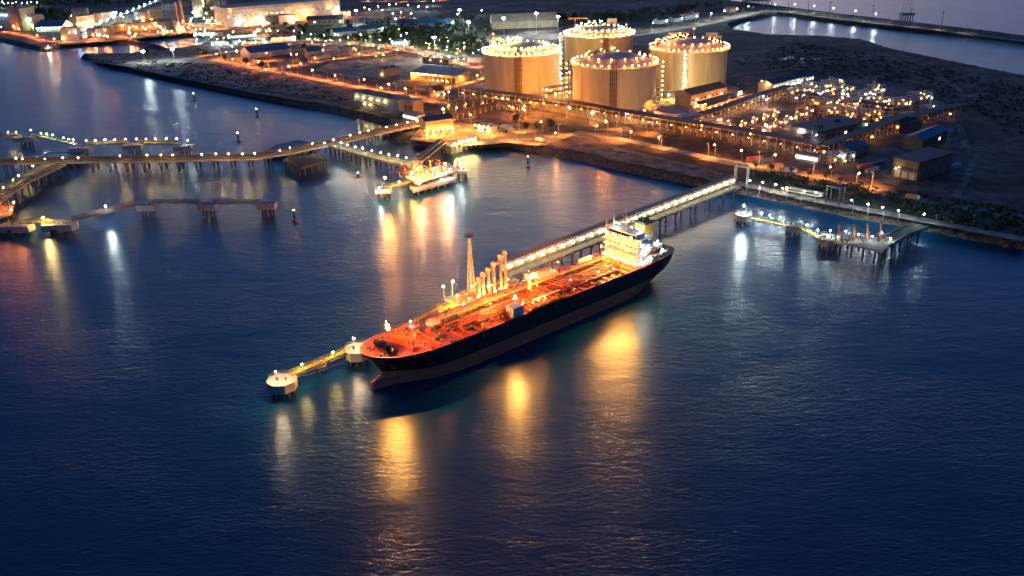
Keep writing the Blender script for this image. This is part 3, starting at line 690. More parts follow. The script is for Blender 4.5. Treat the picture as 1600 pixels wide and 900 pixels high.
# windlasses
for y in (-4.2, 4.2):
    x = 10.5; z = dz(x); mb = MB(); mb.cyl((x, y-2.2, z+1.1), (x, y+2.2, z+1.1), .9, n=12); mb.cyl((x, y-2.3, z+1.1), (x, y-2.0, z+1.1), 1.3, n=12); mb.cyl((x, y+2.0, z+1.1), (x, y+2.3, z+1.1), 1.3, n=12)
    mb.box(x-1.4, y-.5, z, x+1.4, y+.5, z+.9); mb.box(x+1.2, y-1.2, z, x+2.2, y+1.4, z+1.6); mb.beam((x-1, y, z+.8), (x-6, y*.55, z+.3), .5)
    mb.cyl((x-4, y*.7, z), (x-4, y*.7, z+.8), .7, n=8); mb.build('windlass', M['dark'], SH)
def bollards(lst):
    for x, y in lst:
        z = dz(x); mb = MB(); mb.box(x-.9, y-.3, z, x+.9, y+.3, z+.15)
        for s in (-.55, .55): mb.cyl((x+s, y, z), (x+s, y, z+.9), .28, n=8); mb.cyl((x+s, y, z+.8), (x+s, y, z+.95), .36, n=8)
        mb.build('bollard', M['dark'], SH)
bollards([(5.5,-4.5),(5.5,4.5),(15,-9.5),(15,9.5),(25,-11.8),(25,11.8),(34,-12.2),(34,12.2),(50,-12.3),(50,12.3),(118,-12.3),(118,12.3),(136,-12.3),(171,-8),(171,8),(165,-11),(165,11)])
def winch(x, y):
    z = dz(x); mb = MB(); mb.cyl((x-1.4, y, z+.9), (x+1.4, y, z+.9), .7, n=10); mb.box(x-1.8, y-.6, z, x-1.3, y+.6, z+1.5); mb.box(x+1.3, y-.6, z, x+1.8, y+.6, z+1.5); mb.build('mooring_winch', M['dark'], SH)
for q in [(31,-6),(31,6),(46,-8.5),(121,8),(123,-8.5),(170,0),(174,-4)]: winch(*q)
# bow mast with lamp
x, y = 12.0, 0.3; z = dz(x); mb = MB(); mb.cyl((x, y, z), (x, y, z+10.6), .42, .25, n=8); mb.beam((x, y-1.5, z+9.6), (x, y+1.5, z+9.6), .2); mb.cyl((x,y,z+10.6),(x,y,z+12),.08,n=5)
BM = mb.build('bow_mast', M['shipwhite'], SH); MB().lathe([(.01,z+8.9),(1.0,z+8.9),(1.0,z+9.0),(.01,z+9.0)], (x, y-.7, 0), n=12).build('deck_shade_plate', M['steel'], BM); MB().gem((x, y-.7, z+10.0), .8).build('lamp', lampmat('a', 7500), BM)  # plate under the bow lamp added to keep its light off the deck
MB().gem((31, 11.8, dz(31)+2.2), .4).build('lamp', lampmat('w', 300), SH)
mb = MB(); mb.cyl((3.2, -1.6, dz(3)), (3.2, -1.6, dz(3)+4.2), .1, n=5); mb.build('jackstaff', M['shipwhite'], SH)
# foredeck clutter: vents, hatches
r3 = random.Random(11)
def vent(x, y, h=1.8, m='redpipe'):
    z = dz(x); mb = MB(); mb.cyl((x, y, z), (x, y, z+h), .28, n=7); mb.lathe([(0.55,h-.25),(.6,h),(.3,h+.35),(.01,h+.4)], (x, y, z), n=8); mb.build('deck_vent', M[m], SH)
for i in range(44): vent(r3.uniform(19, 34), r3.uniform(-10, 10), r3.uniform(.8, 2.0), r3.choice(['redpipe', 'redpipe', 'dark']))
def hatch(x, y, r=1.1, m='redpipe'):
    z = dz(x); mb = MB(); mb.cyl((x, y, z), (x, y, z+.9), r, n=12); mb.cyl((x, y, z+.9), (x, y, z+1.1), r*1.12, n=12); mb.beam((x-r, y, z+1.25), (x+r, y, z+1.25), .18); mb.build('tank_hatch', M[m], SH)
for i in range(7):
    xx = 44+i*14.5
    for yy in (-8.2, 8.2): hatch(xx, yy)
for i in range(34): vent(r3.uniform(42, 142), r3.choice([-1, 1])*r3.uniform(6.5, 11), r3.uniform(.9, 2.4), r3.choice(['redpipe', 'dark', 'steel']))
MB().lathe([(3.2,0),(3.2,1.0),(2.9,1.3),(0.01,1.5)], (39, 6.8, dz(39)), n=20).build('round_hatch_cover', M['conc'], SH)
# longitudinal pipes with supports
mb = MB(); sp = MB()
for k, (y, x0, x1, r) in enumerate([(-4.6,40,142,.3),(-3.7,44,142,.36),(-2.7,40,142,.3),(-1.8,50,142,.36),(-.7,46,142,.25),(.3,40,142,.4),(1.4,54,142,.3),(5.2,48,140,.3),(6.2,60,140,.3),(-6.2,52,132,.28),(-9.6,52,80,.22),(-9.0,100,138,.25),(9.6,50,80,.22)]):
    mb.path([(x0, y, 15.0+.12*(k % 3)), (x1, y, 15.0+.12*(k % 3))], r, n=7)
for i in range(26):
    x = 41+i*4; sp.box(x-.15, -5.2, 14.0, x+.15, 2, 14.25); sp.box(x-.12, -5.2, 13.9, x+.12, -5.0, 14.7); sp.box(x-.12, 1.9, 13.9, x+.12, 2.1, 14.7); sp.box(x-.1, -5.2, 14.55, x+.1, 2.1, 14.68)
mb.build('cargo_pipes', M['redpipe'], SH); SH.children[-1].name = 'cargo_pipe_run'
sp.build('pipe_supports', M['dark'], SH); SH.children[-1].name = 'pipe_support'
# valves row
for i in range(60):
    x = 42+i*1.66; y = r3.choice([-5.4, -3.2, -1.2, .9, 5.7]); MB().cyl((x, y, 15.0), (x, y, 15.9+r3.random()*.7), .12, n=5).cyl((x, y, 15.9), (x, y, 16.0), .4, n=8).build('valve_wheel', M['dark'], SH)
# dark machinery and strips put in for equipment shadows, and girders low on the deck
for i in range(26):
    x = 37+i*4.1; y = r3.uniform(-9.5, 9); w_ = r3.uniform(1.2, 3.2); MB().box(x-w_, y-.5, 13.9, x+w_, y+.5, 14.2+r3.random()*1.0).box(x-w_*.4, y-.9, 13.91, x+w_*.4, y+.9, 14.9+r3.random()).build('shadow_machinery', M['dark'], SH)
for i in range(27):
    x = 36+i*4.05; MB().box(x-.16, -12.6, 13.9, x+.16, 12.6, 14.35).build('deck_girder', M['redpipe' if i % 3 else 'dark'], SH)
MB().box(50, -7.6, 13.9, 138, -6.8, 14.9).build('shadow_strip', M['dark'], SH); MB().box(42, 2.0, 13.9, 140, 3.0, 15.3).build('shadow_strip', M['dark'], SH)  # dark strips put in for shade between the deck gear
# raised catwalk
mb = MB(); mb.box(36, 3.2, 16.6, 143, 4.6, 16.75); mb.build('catwalk', M['yellow'], SH)
mb = MB()
for i in range(37):
    x = 36+i*2.97
    for y in (3.2, 4.6): mb.box(x-.05, y-.05, 13.9, x+.05, y+.05, 17.8)
for y in (3.2, 4.6):
    for z in (17.25, 17.8): mb.box(36, y-.04, z-.04, 143, y+.04, z+.04)
mb.build('catwalk_railing', M['steel'], SH)
# tripod vent mast
mb = MB(); x, y = 44.0, -7.0; z = 13.9
mb.cyl((x-2, y-1.2, z), (x, y, z+7), .14, n=5); mb.cyl((x+2, y-1.2, z), (x, y, z+7), .14, n=5); mb.cyl((x, y+2, z), (x, y, z+7), .14, n=5); mb.cyl((x, y, z+6), (x, y, z+9), .2, n=6); mb.build('tripod_mast', M['redpipe'], SH)
# deck stores
MB().box(66.5, -13.0, 13.85, 72.2, -8.6, 18.2).build('deck_house', M['shipwhite'], SH)
hb = SH.children[-1]; MB().box(66.2, -13.2, 18.2, 72.5, -8.4, 18.45).build('roof', M['shipwhite'], hb); MB().box(68.5, -13.06, 14.0, 69.6, -12.9, 16.1).build('door', M['steel'], hb)
MB().box(66.0, 5.2, 13.85, 69.6, 8.8, 17.2).build('deck_store', M['orange'], SH)
# manifold
mb = MB(); tr_ = MB()
for i in range(11):
    x = 78.5+i*1.75; z = 15.6+(i % 2)*.25
    mb.path([(x, 11.2, z-.6), (x, 9.4, z), (x, -9.6, z), (x, -11.6, z-.7)], .27, n=7); mb.cyl((x, -11.6, z-.7), (x, -12.0, z-.8), .45, n=8); mb.cyl((x, 11.2, z-.6), (x, 11.6, z-.7), .45, n=8)
for i in range(5):
    x = 100+i*2.6; mb.path([(x, 9, 15.6), (x, 2, 16.4), (x+1.5, -7.5, 16.4), (x+3, -8.6, 15.2)], .22, n=6)
mb.build('manifold_pipe', M['redpipe'], SH)
for y in (-12.1, 11.0):
    tr_ = MB(); tr_.box(77, y-.7, 14.1, 98.5, y+.7, 14.5); tr_.box(77, y-.75, 14.5, 98.5, y-.65, 15.0); tr_.box(77, y+.65, 14.5, 98.5, y+.75, 15.0)
    for i in range(11): tr_.box(78+i*1.9, y-.6, 13.9, 78.2+i*1.9, y+.6, 14.1)
    tr_.build('drip_tray', M['yellow'], SH)
MB().box(82, -9.2, 16.3, 98, -8.4, 16.6).build('manifold_walkway', M['steel'], SH)
# hose crane
mb = MB(); x, y, z = 90.5, 3.0, 13.9
mb.cyl((x, y, z), (x, y, z+1.6), 1.6, 1.3, n=12); mb.cyl((x, y, z+1.6), (x, y, z+6.6), .95, .8, n=12); mb.box(x-1.5, y-1.2, z+6.6, x+1.8, y+1.2, z+9.2); CRN = mb.build('hose_crane', M['shipwhite'], SH)
mb = MB(); mb.beam((x+1, y, z+8.4), (x+14, y+1.2, z+7.6), .9, 1.0); mb.cyl((x+1.5, y, z+6.9), (x+7, y+.5, z+7.6), .22, n=6); mb.build('boom', M['orange'], CRN)
# white deck block near the pier and green white boat
mb = MB(); mb.box(101, 7.2, 13.85, 112, 11.4, 17.0); mb.box(103, 8.2, 17.0, 108, 11.0, 18.6)
for i in range(10): mb.cyl((101.6+i*1.05, 7.5, 17.0), (101.6+i*1.05, 7.5, 18.4), .16, n=5)
mb.build('pump_house', M['shipwhite'], SH)
def boat(x, y, z, L=8, m='shipwhite'):
    mb = MB(); pr_ = []
    for i in range(9):
        t = i/8; w = 1.5*math.sin(math.pi*(0.08+.84*t))**.6; xx = x+L*(t-.5)
        pr_.append([(xx, y-w*.35, z-1.1), (xx, y-w, z-.1), (xx, y-w*.95, z+.35), (xx, y-w*.5, z+1.15), (xx, y+w*.5, z+1.15), (xx, y+w*.95, z+.35), (xx, y+w, z-.1), (xx, y+w*.35, z-1.1)])
    vs = [q for r_ in pr_ for q in r_]; fs = [(i*8+j, i*8+(j+1) % 8, (i+1)*8+(j+1) % 8, (i+1)*8+j) for i in range(8) for j in range(8)]
    mb.add(vs, fs+[tuple(range(8)), tuple(range(64, 72))[::-1]]); return mb.build('lifeboat', M[m], SH)
boat(134, 10.4, 15.6, 9); boat(158.5, -12.0, 19.2, 9, 'orange')
mb = MB()
for x in (155, 162): mb.beam((x, -10.6, 17), (x, -12.6, 21.2), .4); mb.beam((x, -12.6, 21.2), (x, -12.0, 21.6), .35)
mb.build('davit', M['shipwhite'], SH)
for xx in (50, 63, 92, 108, 128): MB().box(xx-.15, -13.28, 11.2, xx+.15, -13.21, 12.2).build('draft_mark', M['shipwhite'], SH)
# bow name in three illegible groups of small letters, and anchor
mb = MB()
def hull_y(x, z):
    (za, ta), (zb, tb) = LV[5], LV[6]; za = za+sheer(x)*.5; zb = zb+sheer(x); t = (z-za)/(zb-za); return interp(ta, x)+(interp(tb, x)-interp(ta, x))*t
for s in (-1, 1):
    for a, n_ in ((9.0, 9), (15.2, 2), (17.0, 6)):
        for i in range(n_):
            xx = a+i*.62; zz = 13.1
            for q, w_, h_ in ((0, .13, 1.0), (.3, .13, 1.0 if i % 2 else .6)):
                x0 = xx+q; y0 = s*(hull_y(x0, zz)+.14); y1 = s*(hull_y(x0, zz+h_)+.12); y2 = s*(hull_y(x0+w_, zz)+.14)
                mb.add([(x0, y0, zz), (x0+w_, y2, zz), (x0+w_, y1, zz+h_), (x0, y1, zz+h_)], [(0,1,2,3)])
            x0 = xx; zq = zz+(.4 if i % 3 else .72); y0 = s*(hull_y(x0, zq)+.15)
            mb.add([(x0, y0, zq), (x0+.38, s*(hull_y(x0+.38, zq)+.15), zq), (x0+.38, s*(hull_y(x0+.38, zq+.1)+.15), zq+.1), (x0, s*(hull_y(x0, zq+.1)+.15), zq+.1)], [(0,1,2,3)])
mb.build('ship_name', M['shipwhite'], SH)
for s in (-1, 1):
    mb = MB(); x = 9.5; y = s*(hull_y(x, 10)+.25); mb.cyl((x, y, 8.2), (x, y, 10.4), .22, n=6); mb.beam((x-1.1, y, 8.9), (x, y, 8.0), .35); mb.beam((x+1.1, y, 8.9), (x, y, 8.0), .35); mb.cyl((x, y-s*.4, 10.2), (x, y+s*.1, 10.2), .7, n=10); mb.build('anchor', M['rust'], SH)
# ---- accommodation block
AC = MB().box(147, -11.5, 13.8, 158, 9.5, 26.8).build('accommodation', M['shipwhite'], SH)
mb = MB()
for k in range(1, 5): z = 13.8+k*2.6; mb.box(146.4, -12.3, z-.1, 159.5, 10.3, z+.06)
mb.build('deck_ledge', M['shipwhite'], AC)
mb = MB()
for k in range(1, 5):
    z = 13.8+k*2.6+.06
    for q in (.55, 1.05):
        mb.beam((158.2, -12.2, z+q), (146.5, -12.2, z+q), .06); mb.beam((158.2, 10.2, z+q), (146.5, 10.2, z+q), .06)
    for i in range(6): mb.box(146.6+i*2.3, -12.25, z, 146.7+i*2.3, -12.15, z+1.05)
mb.build('balcony_rail', M['shipwhite'], AC)
k = 0
for lv in range(4):
    for i in range(8):
        y = -10.2+i*2.65; z = 15.6+lv*2.6
        w_ = MB().box(146.93, y-.32, z-.35, 147.02, y+.32, z+.4).build('window', M['glass'] if (i*7+lv*3) % 5 else lampmat('n', 3), AC)
for lv in range(4):
    for i in range(4): MB().box(148.6+i*2.4, -11.57, 15.3+lv*2.6, 149.2+i*2.4, -11.48, 16.1+lv*2.6).build('window', M['glass'], AC)
BR = MB().box(146.2, -14.2, 26.81, 154.5, 13.2, 27.2).box(147.6, -9.8, 27.2, 154, 7.8, 29.6).build('bridge', M['shipwhite'], SH)
mb = MB(); mb.box(146.2, -14.2, 27.21, 146.4, 13.2, 28.3); mb.box(146.41, -14.2, 27.21, 151, -14.0, 28.3); mb.box(146.41, 13.0, 27.21, 151, 13.2, 28.3); mb.build('bridge_wing', M['shipwhite'], BR)
MB().box(147.53, -9.4, 28.1, 147.65, 7.4, 29.1).build('window', M['glass'], BR)
MB().box(147.2, -10.2, 29.6, 154.4, 8.2, 29.85).build('roof', M['shipwhite'], BR)
mb = MB()
for y in (-10, -5, 0, 5, 8): mb.box(147.3, y-.05, 29.85, 147.4, y+.05, 30.9)
mb.beam((147.35, -10, 30.9), (147.35, 8, 30.9), .08); mb.build('roof_railing', M['shipwhite'], BR)
mb = MB(); mb.cyl((150.5, -1, 29.8), (150.5, -1, 37), .4, .24, n=7); mb.beam((150.5, -3.2, 33.8), (150.5, 1.2, 33.8), .2); mb.beam((150.5, -2.2, 35.6), (150.5, .2, 35.6), .16); mb.box(150, -2.4, 33.9, 151, .4, 34.2); mb.cyl((150.5,-1,37),(150.5,-1,39.3),.07,n=4)
mb.build('radar_mast', M['shipwhite'], SH)
for y, h, xx in ((5.5, 6.5, 148.6), (8.8, 4, 147.2), (-6.5, 3.5, 149)): MB().cyl((xx, y, 29.7 if y < 8 else 27.2), (xx, y, 29.8+h), .14, .08, n=5).build('antenna_pole', M['shipwhite'], SH)
MB().box(150.47, .4, 36.0, 150.53, 2.0, 37.0).build('flag', M['redpipe'], SH)
# casing and funnel
MB().box(158.02, -8, 13.8, 170, 7.4, 19.2).build('engine_casing', M['shipwhite'], SH)
FN = MB().add([(160,-4.2,19.2),(167,-4.2,19.2),(167,3.2,19.2),(160,3.2,19.2),(160.9,-3.8,30),(167,-3.8,30),(167,2.8,30),(160.9,2.8,30)], [(0,1,5,4),(1,2,6,5),(2,3,7,6),(3,0,4,7),(4,5,6,7)]).build('funnel', M['funnel'], SH)
MB().box(160.7, -4.0, 30, 167.2, 3.0, 31.2).build('funnel_top', M['dark'], FN)
mb = MB()
for i in range(5): mb.cyl((162+i*1.0, -1.6+(i % 2)*2, 31.2), (162.2+i*1.0, -1.6+(i % 2)*2, 33+(i % 3)*.7), .32, n=7)
mb.build('exhaust_pipe', M['dark'], FN)
# emblem: pale upright bar on the funnel side, ring on the front
MB().box(163.2, -4.16, 24.2, 163.8, -4.0, 27.0).build('funnel_mark', M['shipwhite'], FN)
MB().box(160.42, -.9, 24.4, 160.75, -.3, 26.8).build('funnel_mark', M['shipwhite'], FN)
mb = MB(); mb.box(163, -11.5, 14, 163.3, -8, 20); mb.box(158.2, -12, 16.5, 170, -8, 16.7); mb.box(158.2, 7.4, 16.5, 170, 11, 16.7)
for i in range(7): mb.box(158.5+i*1.8, -11.9, 13.9, 158.7+i*1.8, -11.7, 17.7)
mb.beam((158.5, -11.8, 17.7), (170, -11.8, 17.7), .08); mb.build('aft_gallery', M['shipwhite'], SH)
# ship lamps
def slamp(x, y, z, k='n', e=300, r=.45): MB().gem((x, y, z), r).build('lamp', lampmat(k, e), SH)
for y in (-10.5, -8, -5.5, -3.5, -1, 1.5, 4, 6.8, 9): slamp(145.4, y, 16.2, 'a', 80, .42)
for y in (-8.6, -4.4, 1.6, 6.6, 9):
    z = 27.6 if abs(y) < 7 else 28.6; FL = MB().box(145.7,y-.9,z-.9,145.85,y+.9,z+.9).box(144.9,y-.9,z+.75,145.69,y+.9,z+.9).box(145.3,y-.9,z-.9,145.69,y+.9,z-.75).box(145.3,y-.9,z-.74,145.69,y-.75,z+.74).box(145.3,y+.75,z-.74,145.69,y+.9,z+.74).box(145.86,y-.1,z-.1,146.5,y+.1,z+.1).build('floodlight', M['shipwhite'], SH)
    MB().gem((145.1, y, z), .5).build('lamp', lampmat('a', 4600), FL)
for q in ((149.5,-12.3,16.2),(152.5,-12.3,16.2),(156,-12.3,16.4),(150,-12.2,21.3),(154,-12.2,21.3),(160,-12,18.4),(165,-12,18.4),(155.6,-6,28.2),(156.5,-3.5,28.8),(157.4,-1.5,29),(157,1.2,28.8),(149,4.5,32.5),(151,-9.8,30.8),(154,-12.2,23.6),(150,-12.2,24.2),(168.5,-6,20.5)): slamp(*q, 'w', 110, .42)
MB().cyl((69.6,-10.8,18.46),(69.6,-10.8,22.3),.15,n=6).build('lamp_pole', M['shipwhite'], SH); slamp(158.6, -6.5, 25.5, 'n', 160, .4); slamp(158.6, 4.5, 25, 'n', 160, .4); MB().lathe([(.01,21.5),(1.1,21.5),(1.1,21.6),(.01,21.6)], (69.6,-10.8,0), n=12).build('deck_shade_plate', M['steel'], SH); slamp(69.6, -10.8, 22.6, 'a', 7000, .6); slamp(92.4, 1.2, 22.0, 'a', 1200, .6)  # lamps by the funnel added to brighten it; plate added to shade the deck
for q in ((75,-9),(77,-7.5),(80,-10.6),(83,-10.8),(87,-10.9)): slamp(q[0], q[1], 16.6, 'a', 180, .3)
for q in ((126,-6),(110,-3.5),(134,-8),(118,4.9)): slamp(q[0], q[1], 16.2, 'n', 60, .25)
# floodlight posts on the deck: orange; aft pair added to warm the accommodation front
for x, y, h, e in ((38, -.4, 9, 420), (58, 7.6, 8, 520), (72, 7.5, 8, 1100), (60,-5.6,7,380), (86,-7,8,500), (112, 6.5, 8, 240), (139, 4.6, 9, 230), (139,-7.6,9,230)):
    mb = MB(); mb.cyl((x, y, 13.9), (x, y, 13.9+h), .16, n=6); mb.box(x-.5, y-.4, 13.9+h, x+.5, y+.4, 14.15+h); PO = mb.build('floodlight_post', M['redpipe'], SH)
    MB().gem((x, y, 13.6+h), .28).build('lamp', lampmat('d', e*4.6), PO)

# mooring ropes
for lb, (xa, ya), q in (('mooring rope from the tanker bow to the near octagonal dolphin', (3,-3.5), at(559,545,7)), ('slack mooring rope from the tanker bow to the outer octagonal dolphin', (2,2.5), at(440,594,7)), ('second mooring rope from the tanker bow to the near octagonal dolphin', (4,4.5), at(562,543,7))):
    p = Vector((SO.x, SO.y, 0))+Vector(((SU*xa+SN*ya).x, (SU*xa+SN*ya).y, 15.4)); root = thing('mooring_rope', lb, 'rope', p, 0, 'mooring ropes at the bow'); d = q-p; pts = [d*(i/10)-Vector((0,0,1.6*math.sin(math.pi*i/10))) for i in range(11)]
    MB().path([tuple(v) for v in pts], .09, n=5).build('rope', M['conc'], root)
# ------------------------------------------------------------------ ship berth: platform, loading arms, gangway tower
def SW(x, y, z=0): p = SO+SU*x+SN*y; return Vector((p.x, p.y, z))
BP = thing('loading_platform', 'orange lit ship berth platform under the white loading arms', 'platform', SW(83, 23), SA)
JZ = 9.0
MB().box(-19, -6.5, JZ-1.5, 20, 9, JZ).build('deck', M['conc'], BP)
MB().box(-27, -4.2, JZ-1.2, -19.01, 4.2, JZ-.1).build('deck', M['yellow'], BP)
for i in range(8):
    for y in (-5, 1.5, 7.5): MB().cyl((-17+i*5, y, -4), (-17+i*5, y, JZ-1.4), .5, n=7, cap=False).build('pile', M['pile'], BP)
for y in (-3, 3): MB().cyl((-25, y, -4), (-25, y, JZ-1.1), .5, n=7, cap=False).build('pile', M['pile'], BP)
mb = MB(); r4 = random.Random(2)
for i in range(30):
    x, y = r4.uniform(-17, 18), r4.uniform(-3, 7); h = r4.uniform(1, 3.5); mb.cyl((x, y, JZ), (x, y, JZ+h), r4.uniform(.2, .4), n=6); mb.beam((x, y, JZ+h), (x+r4.uniform(-6, 6), y, JZ+h), .32)
for i in range(6): mb.path([(-17, 1+i*.9, JZ+1.2), (20, 1+i*.9, JZ+1.2)], .28, n=6)
mb.build('pipework', M['rust'], BP)
mb = MB()
for (x0, y0, x1, y1) in ((-27,-4,-19,-4),(-27,4,-19,4),(-27,-4,-27,4),(-19,8.8,20,8.8),(-19,-6.3,20,-6.3)):
    for q in (.6, 1.2): mb.beam((x0, y0, JZ+q), (x1, y1, JZ+q), .08)
mb.build('railing', M['yellow'], BP)
for i in range(3): MB().box(-14+i*13, -8.4, 1, -12+i*13, -6.51, 6.5).build('fender', M['rubber'], BP)
def arm(x, h, lab):
    g = SW(83+x, 23-3.6); root = thing('marine_loader', lab, 'loading arm', (g.x, g.y, JZ), SA, 'loading arms on the ship berth')
    mb = MB(); mb.cyl((0,0,0),(0,0,h*.62),.42,.3,n=9); mb.box(-.9,-.9,0,.9,.9,.9); mb.build('riser', M['conc'], root)
    mb = MB(); mb.beam((-.38,.25,h*.5),(-.38,.1,h),.2,.22); mb.beam((.38,.25,h*.5),(.38,.1,h),.2,.22); mb.cyl((0,-.7,h*.98),(0,-1.0,2.6),.26,.22,n=7); mb.cyl((0,-1.0,2.6),(0,-2.2,1.8),.34,n=7); mb.build('arm', M['conc'], root)
    mb = MB(); mb.cyl((-.5,.1,h+.3),(.5,.1,h+.3),1.3,n=14); mb.beam((0,.1,h),(0,2.6,h*.8),.3); mb.cyl((-.35,2.4,h*.8),(.35,2.4,h*.8),.8,n=10); mb.build('counterweight', M['conc'], root)
for i, (x, h) in enumerate([(-8.5,10.5),(-6.0,12.5),(-2.8,13.6),(.4,15.6),(4.6,18.0),(7.4,19.2)]):
    arm(x, h, ['shortest white loading arm, next to the lattice tower','second loading arm from the lattice tower','third loading arm from the lattice tower','fourth loading arm from the lattice tower','second tallest white loading arm on the ship berth','tallest white loading arm, next to the lamp lit pier'][i])
def lattice(root, base, topw, h, z0, m, nlev=10):
    mb = MB()
    def c(z): w = base+(topw-base)*(z/h); return [(-w,-w,z0+z),(w,-w,z0+z),(w,w,z0+z),(-w,w,z0+z)]
    for k in range(nlev):
        a, b = c(h*k/nlev), c(h*(k+1)/nlev)
        for i in range(4):
            mb.beam(a[i], b[i], .22); mb.beam(a[i], b[(i+1) % 4], .12); mb.beam(b[i], b[(i+1) % 4], .12)
    return mb.build('lattice', m, root)
g = SW(76.5, 27.5); LT = thing('lattice_tower', 'tall orange lit lattice tower beside the loading arms', 'tower', (g.x, g.y, JZ), SA)
lattice(LT, 1.35, .28, 29, 0, M['steel'], 12)
mb = MB(); mb.box(-1.6,-1.6,29,1.6,1.6,29.2); mb.beam((-1.6,-1.6,30),(1.6,-1.6,30),.1); mb.beam((-1.6,1.6,30),(1.6,1.6,30),.1); mb.beam((-1.6,-1.6,30),(-1.6,1.6,30),.1); mb.beam((1.6,-1.6,30),(1.6,1.6,30),.1); mb.beam((-2.2,0,30.4),(2.2,0,30.4),.3); mb.build('top_platform', M['dark'], LT)
g = SW(106.5, 21.5, JZ); GT = thing('gangway_tower', 'yellow gangway tower between the platform and the lamp lit pier', 'gangway', g, SA)
lattice(GT, 1.8, 1.8, 8, -8, M['yellow'], 4); mb = MB(); mb.box(-2.4,-2.4,0,2.4,2.4,.2); mb.beam((0,-1,4.6),(7,-9,7.2),1.0,.3); mb.beam((0,-1,5.6),(7,-9,8.2),.1); mb.build('gangway', M['yellow'], GT); lattice(GT, 1.4, 1.4, 5, .2, M['yellow'], 3)
for q, kd, e in (((-16,3,3.2),'o',900),((-13,-2,2.6),'o',800),((-10,-4.6,3.4),'o',500),((-7,-4.9,4.6),'a',500),((-4,-5,6.8),'a',300),((0,-4.9,3),'o',500),((3,-5,3.8),'o',500),((6,-5,3),'o',450),((12,0,4),'o',800),((-5,6,4),'o',900),((8,5,4),'o',900),((-18,-4,2),'o',700),((-14.5,-5.6,1.6),'n',500)):
    MB().gem((q[0], q[1], JZ+q[2]), .5).build('lamp', lampmat(kd, e*.55), BP)
g = SW(108, 19, 13); 
MB().gem((25, -4, JZ+4), .6).build('lamp', lampmat('w', 600), BP)
lamp(706,438,'o',H=10,z=JZ,e=1400,r=.7,label='orange lamp on a tall post at the left end of the ship berth')
lamp(693,447,'d',H=7,z=JZ,e=60,r=.6,style='pier',label='dim red orange lamp at the very end of the ship berth')
# mooring dolphins on the bow side
dolphin(440,594,6.0,'octagonal concrete dolphin at the far end of the bow walkway', z=6.0, cap=3.4, group='octagonal dolphins off the bow')
dolphin(559,545,6.0,'octagonal concrete dolphin close to the tanker bow', z=6.0, cap=3.4, group='octagonal dolphins off the bow')
walkway((453,585),(545,546),6.6,'yellow lit walkway between the two octagonal dolphins', w=1.9, group='walkways off the bow')
walkway((574,539),(690,478),7.2,'yellow walkway running behind the tanker bow to the berth', w=1.9, group='walkways off the bow')
g = at(499,566,5.2); rt_ = thing('walkway_support', 'small concrete support on two piles under the bow walkway', 'support', (g.x, g.y, 0), R(35)); MB().box(-2,-2,3.6,2,2,5.1).build('cap', M['conc'], rt_); MB().cyl((-1.2,0,-4),(-1.2,0,3.7),.5,n=7).build('pile', M['pile'], rt_); MB().cyl((1.2,0,-4),(1.2,0,3.7),.5,n=7).build('pile', M['pile'], rt_)
lamps([(472,569,'y'),(520,550,'y')], '{} lamp from the outer octagonal dolphin on the bow walkway', 'lamps of the bow walkway', H=3.2, z=6.6, style='pier', e=480, r=.45)
lamp(431,580,'n',H=6,z=6,e=1500,r=.4,style='pier',label='thin lamp pole on the outer octagonal dolphin'); lamp(552,528,'n',H=6,z=6,e=1500,r=.4,style='pier',label='thin lamp pole on the octagonal dolphin by the bow')
lamp(607,515,'w',H=4,z=10,e=400,r=.4,style='pier',label='white walkway lamp just behind the tanker bow')

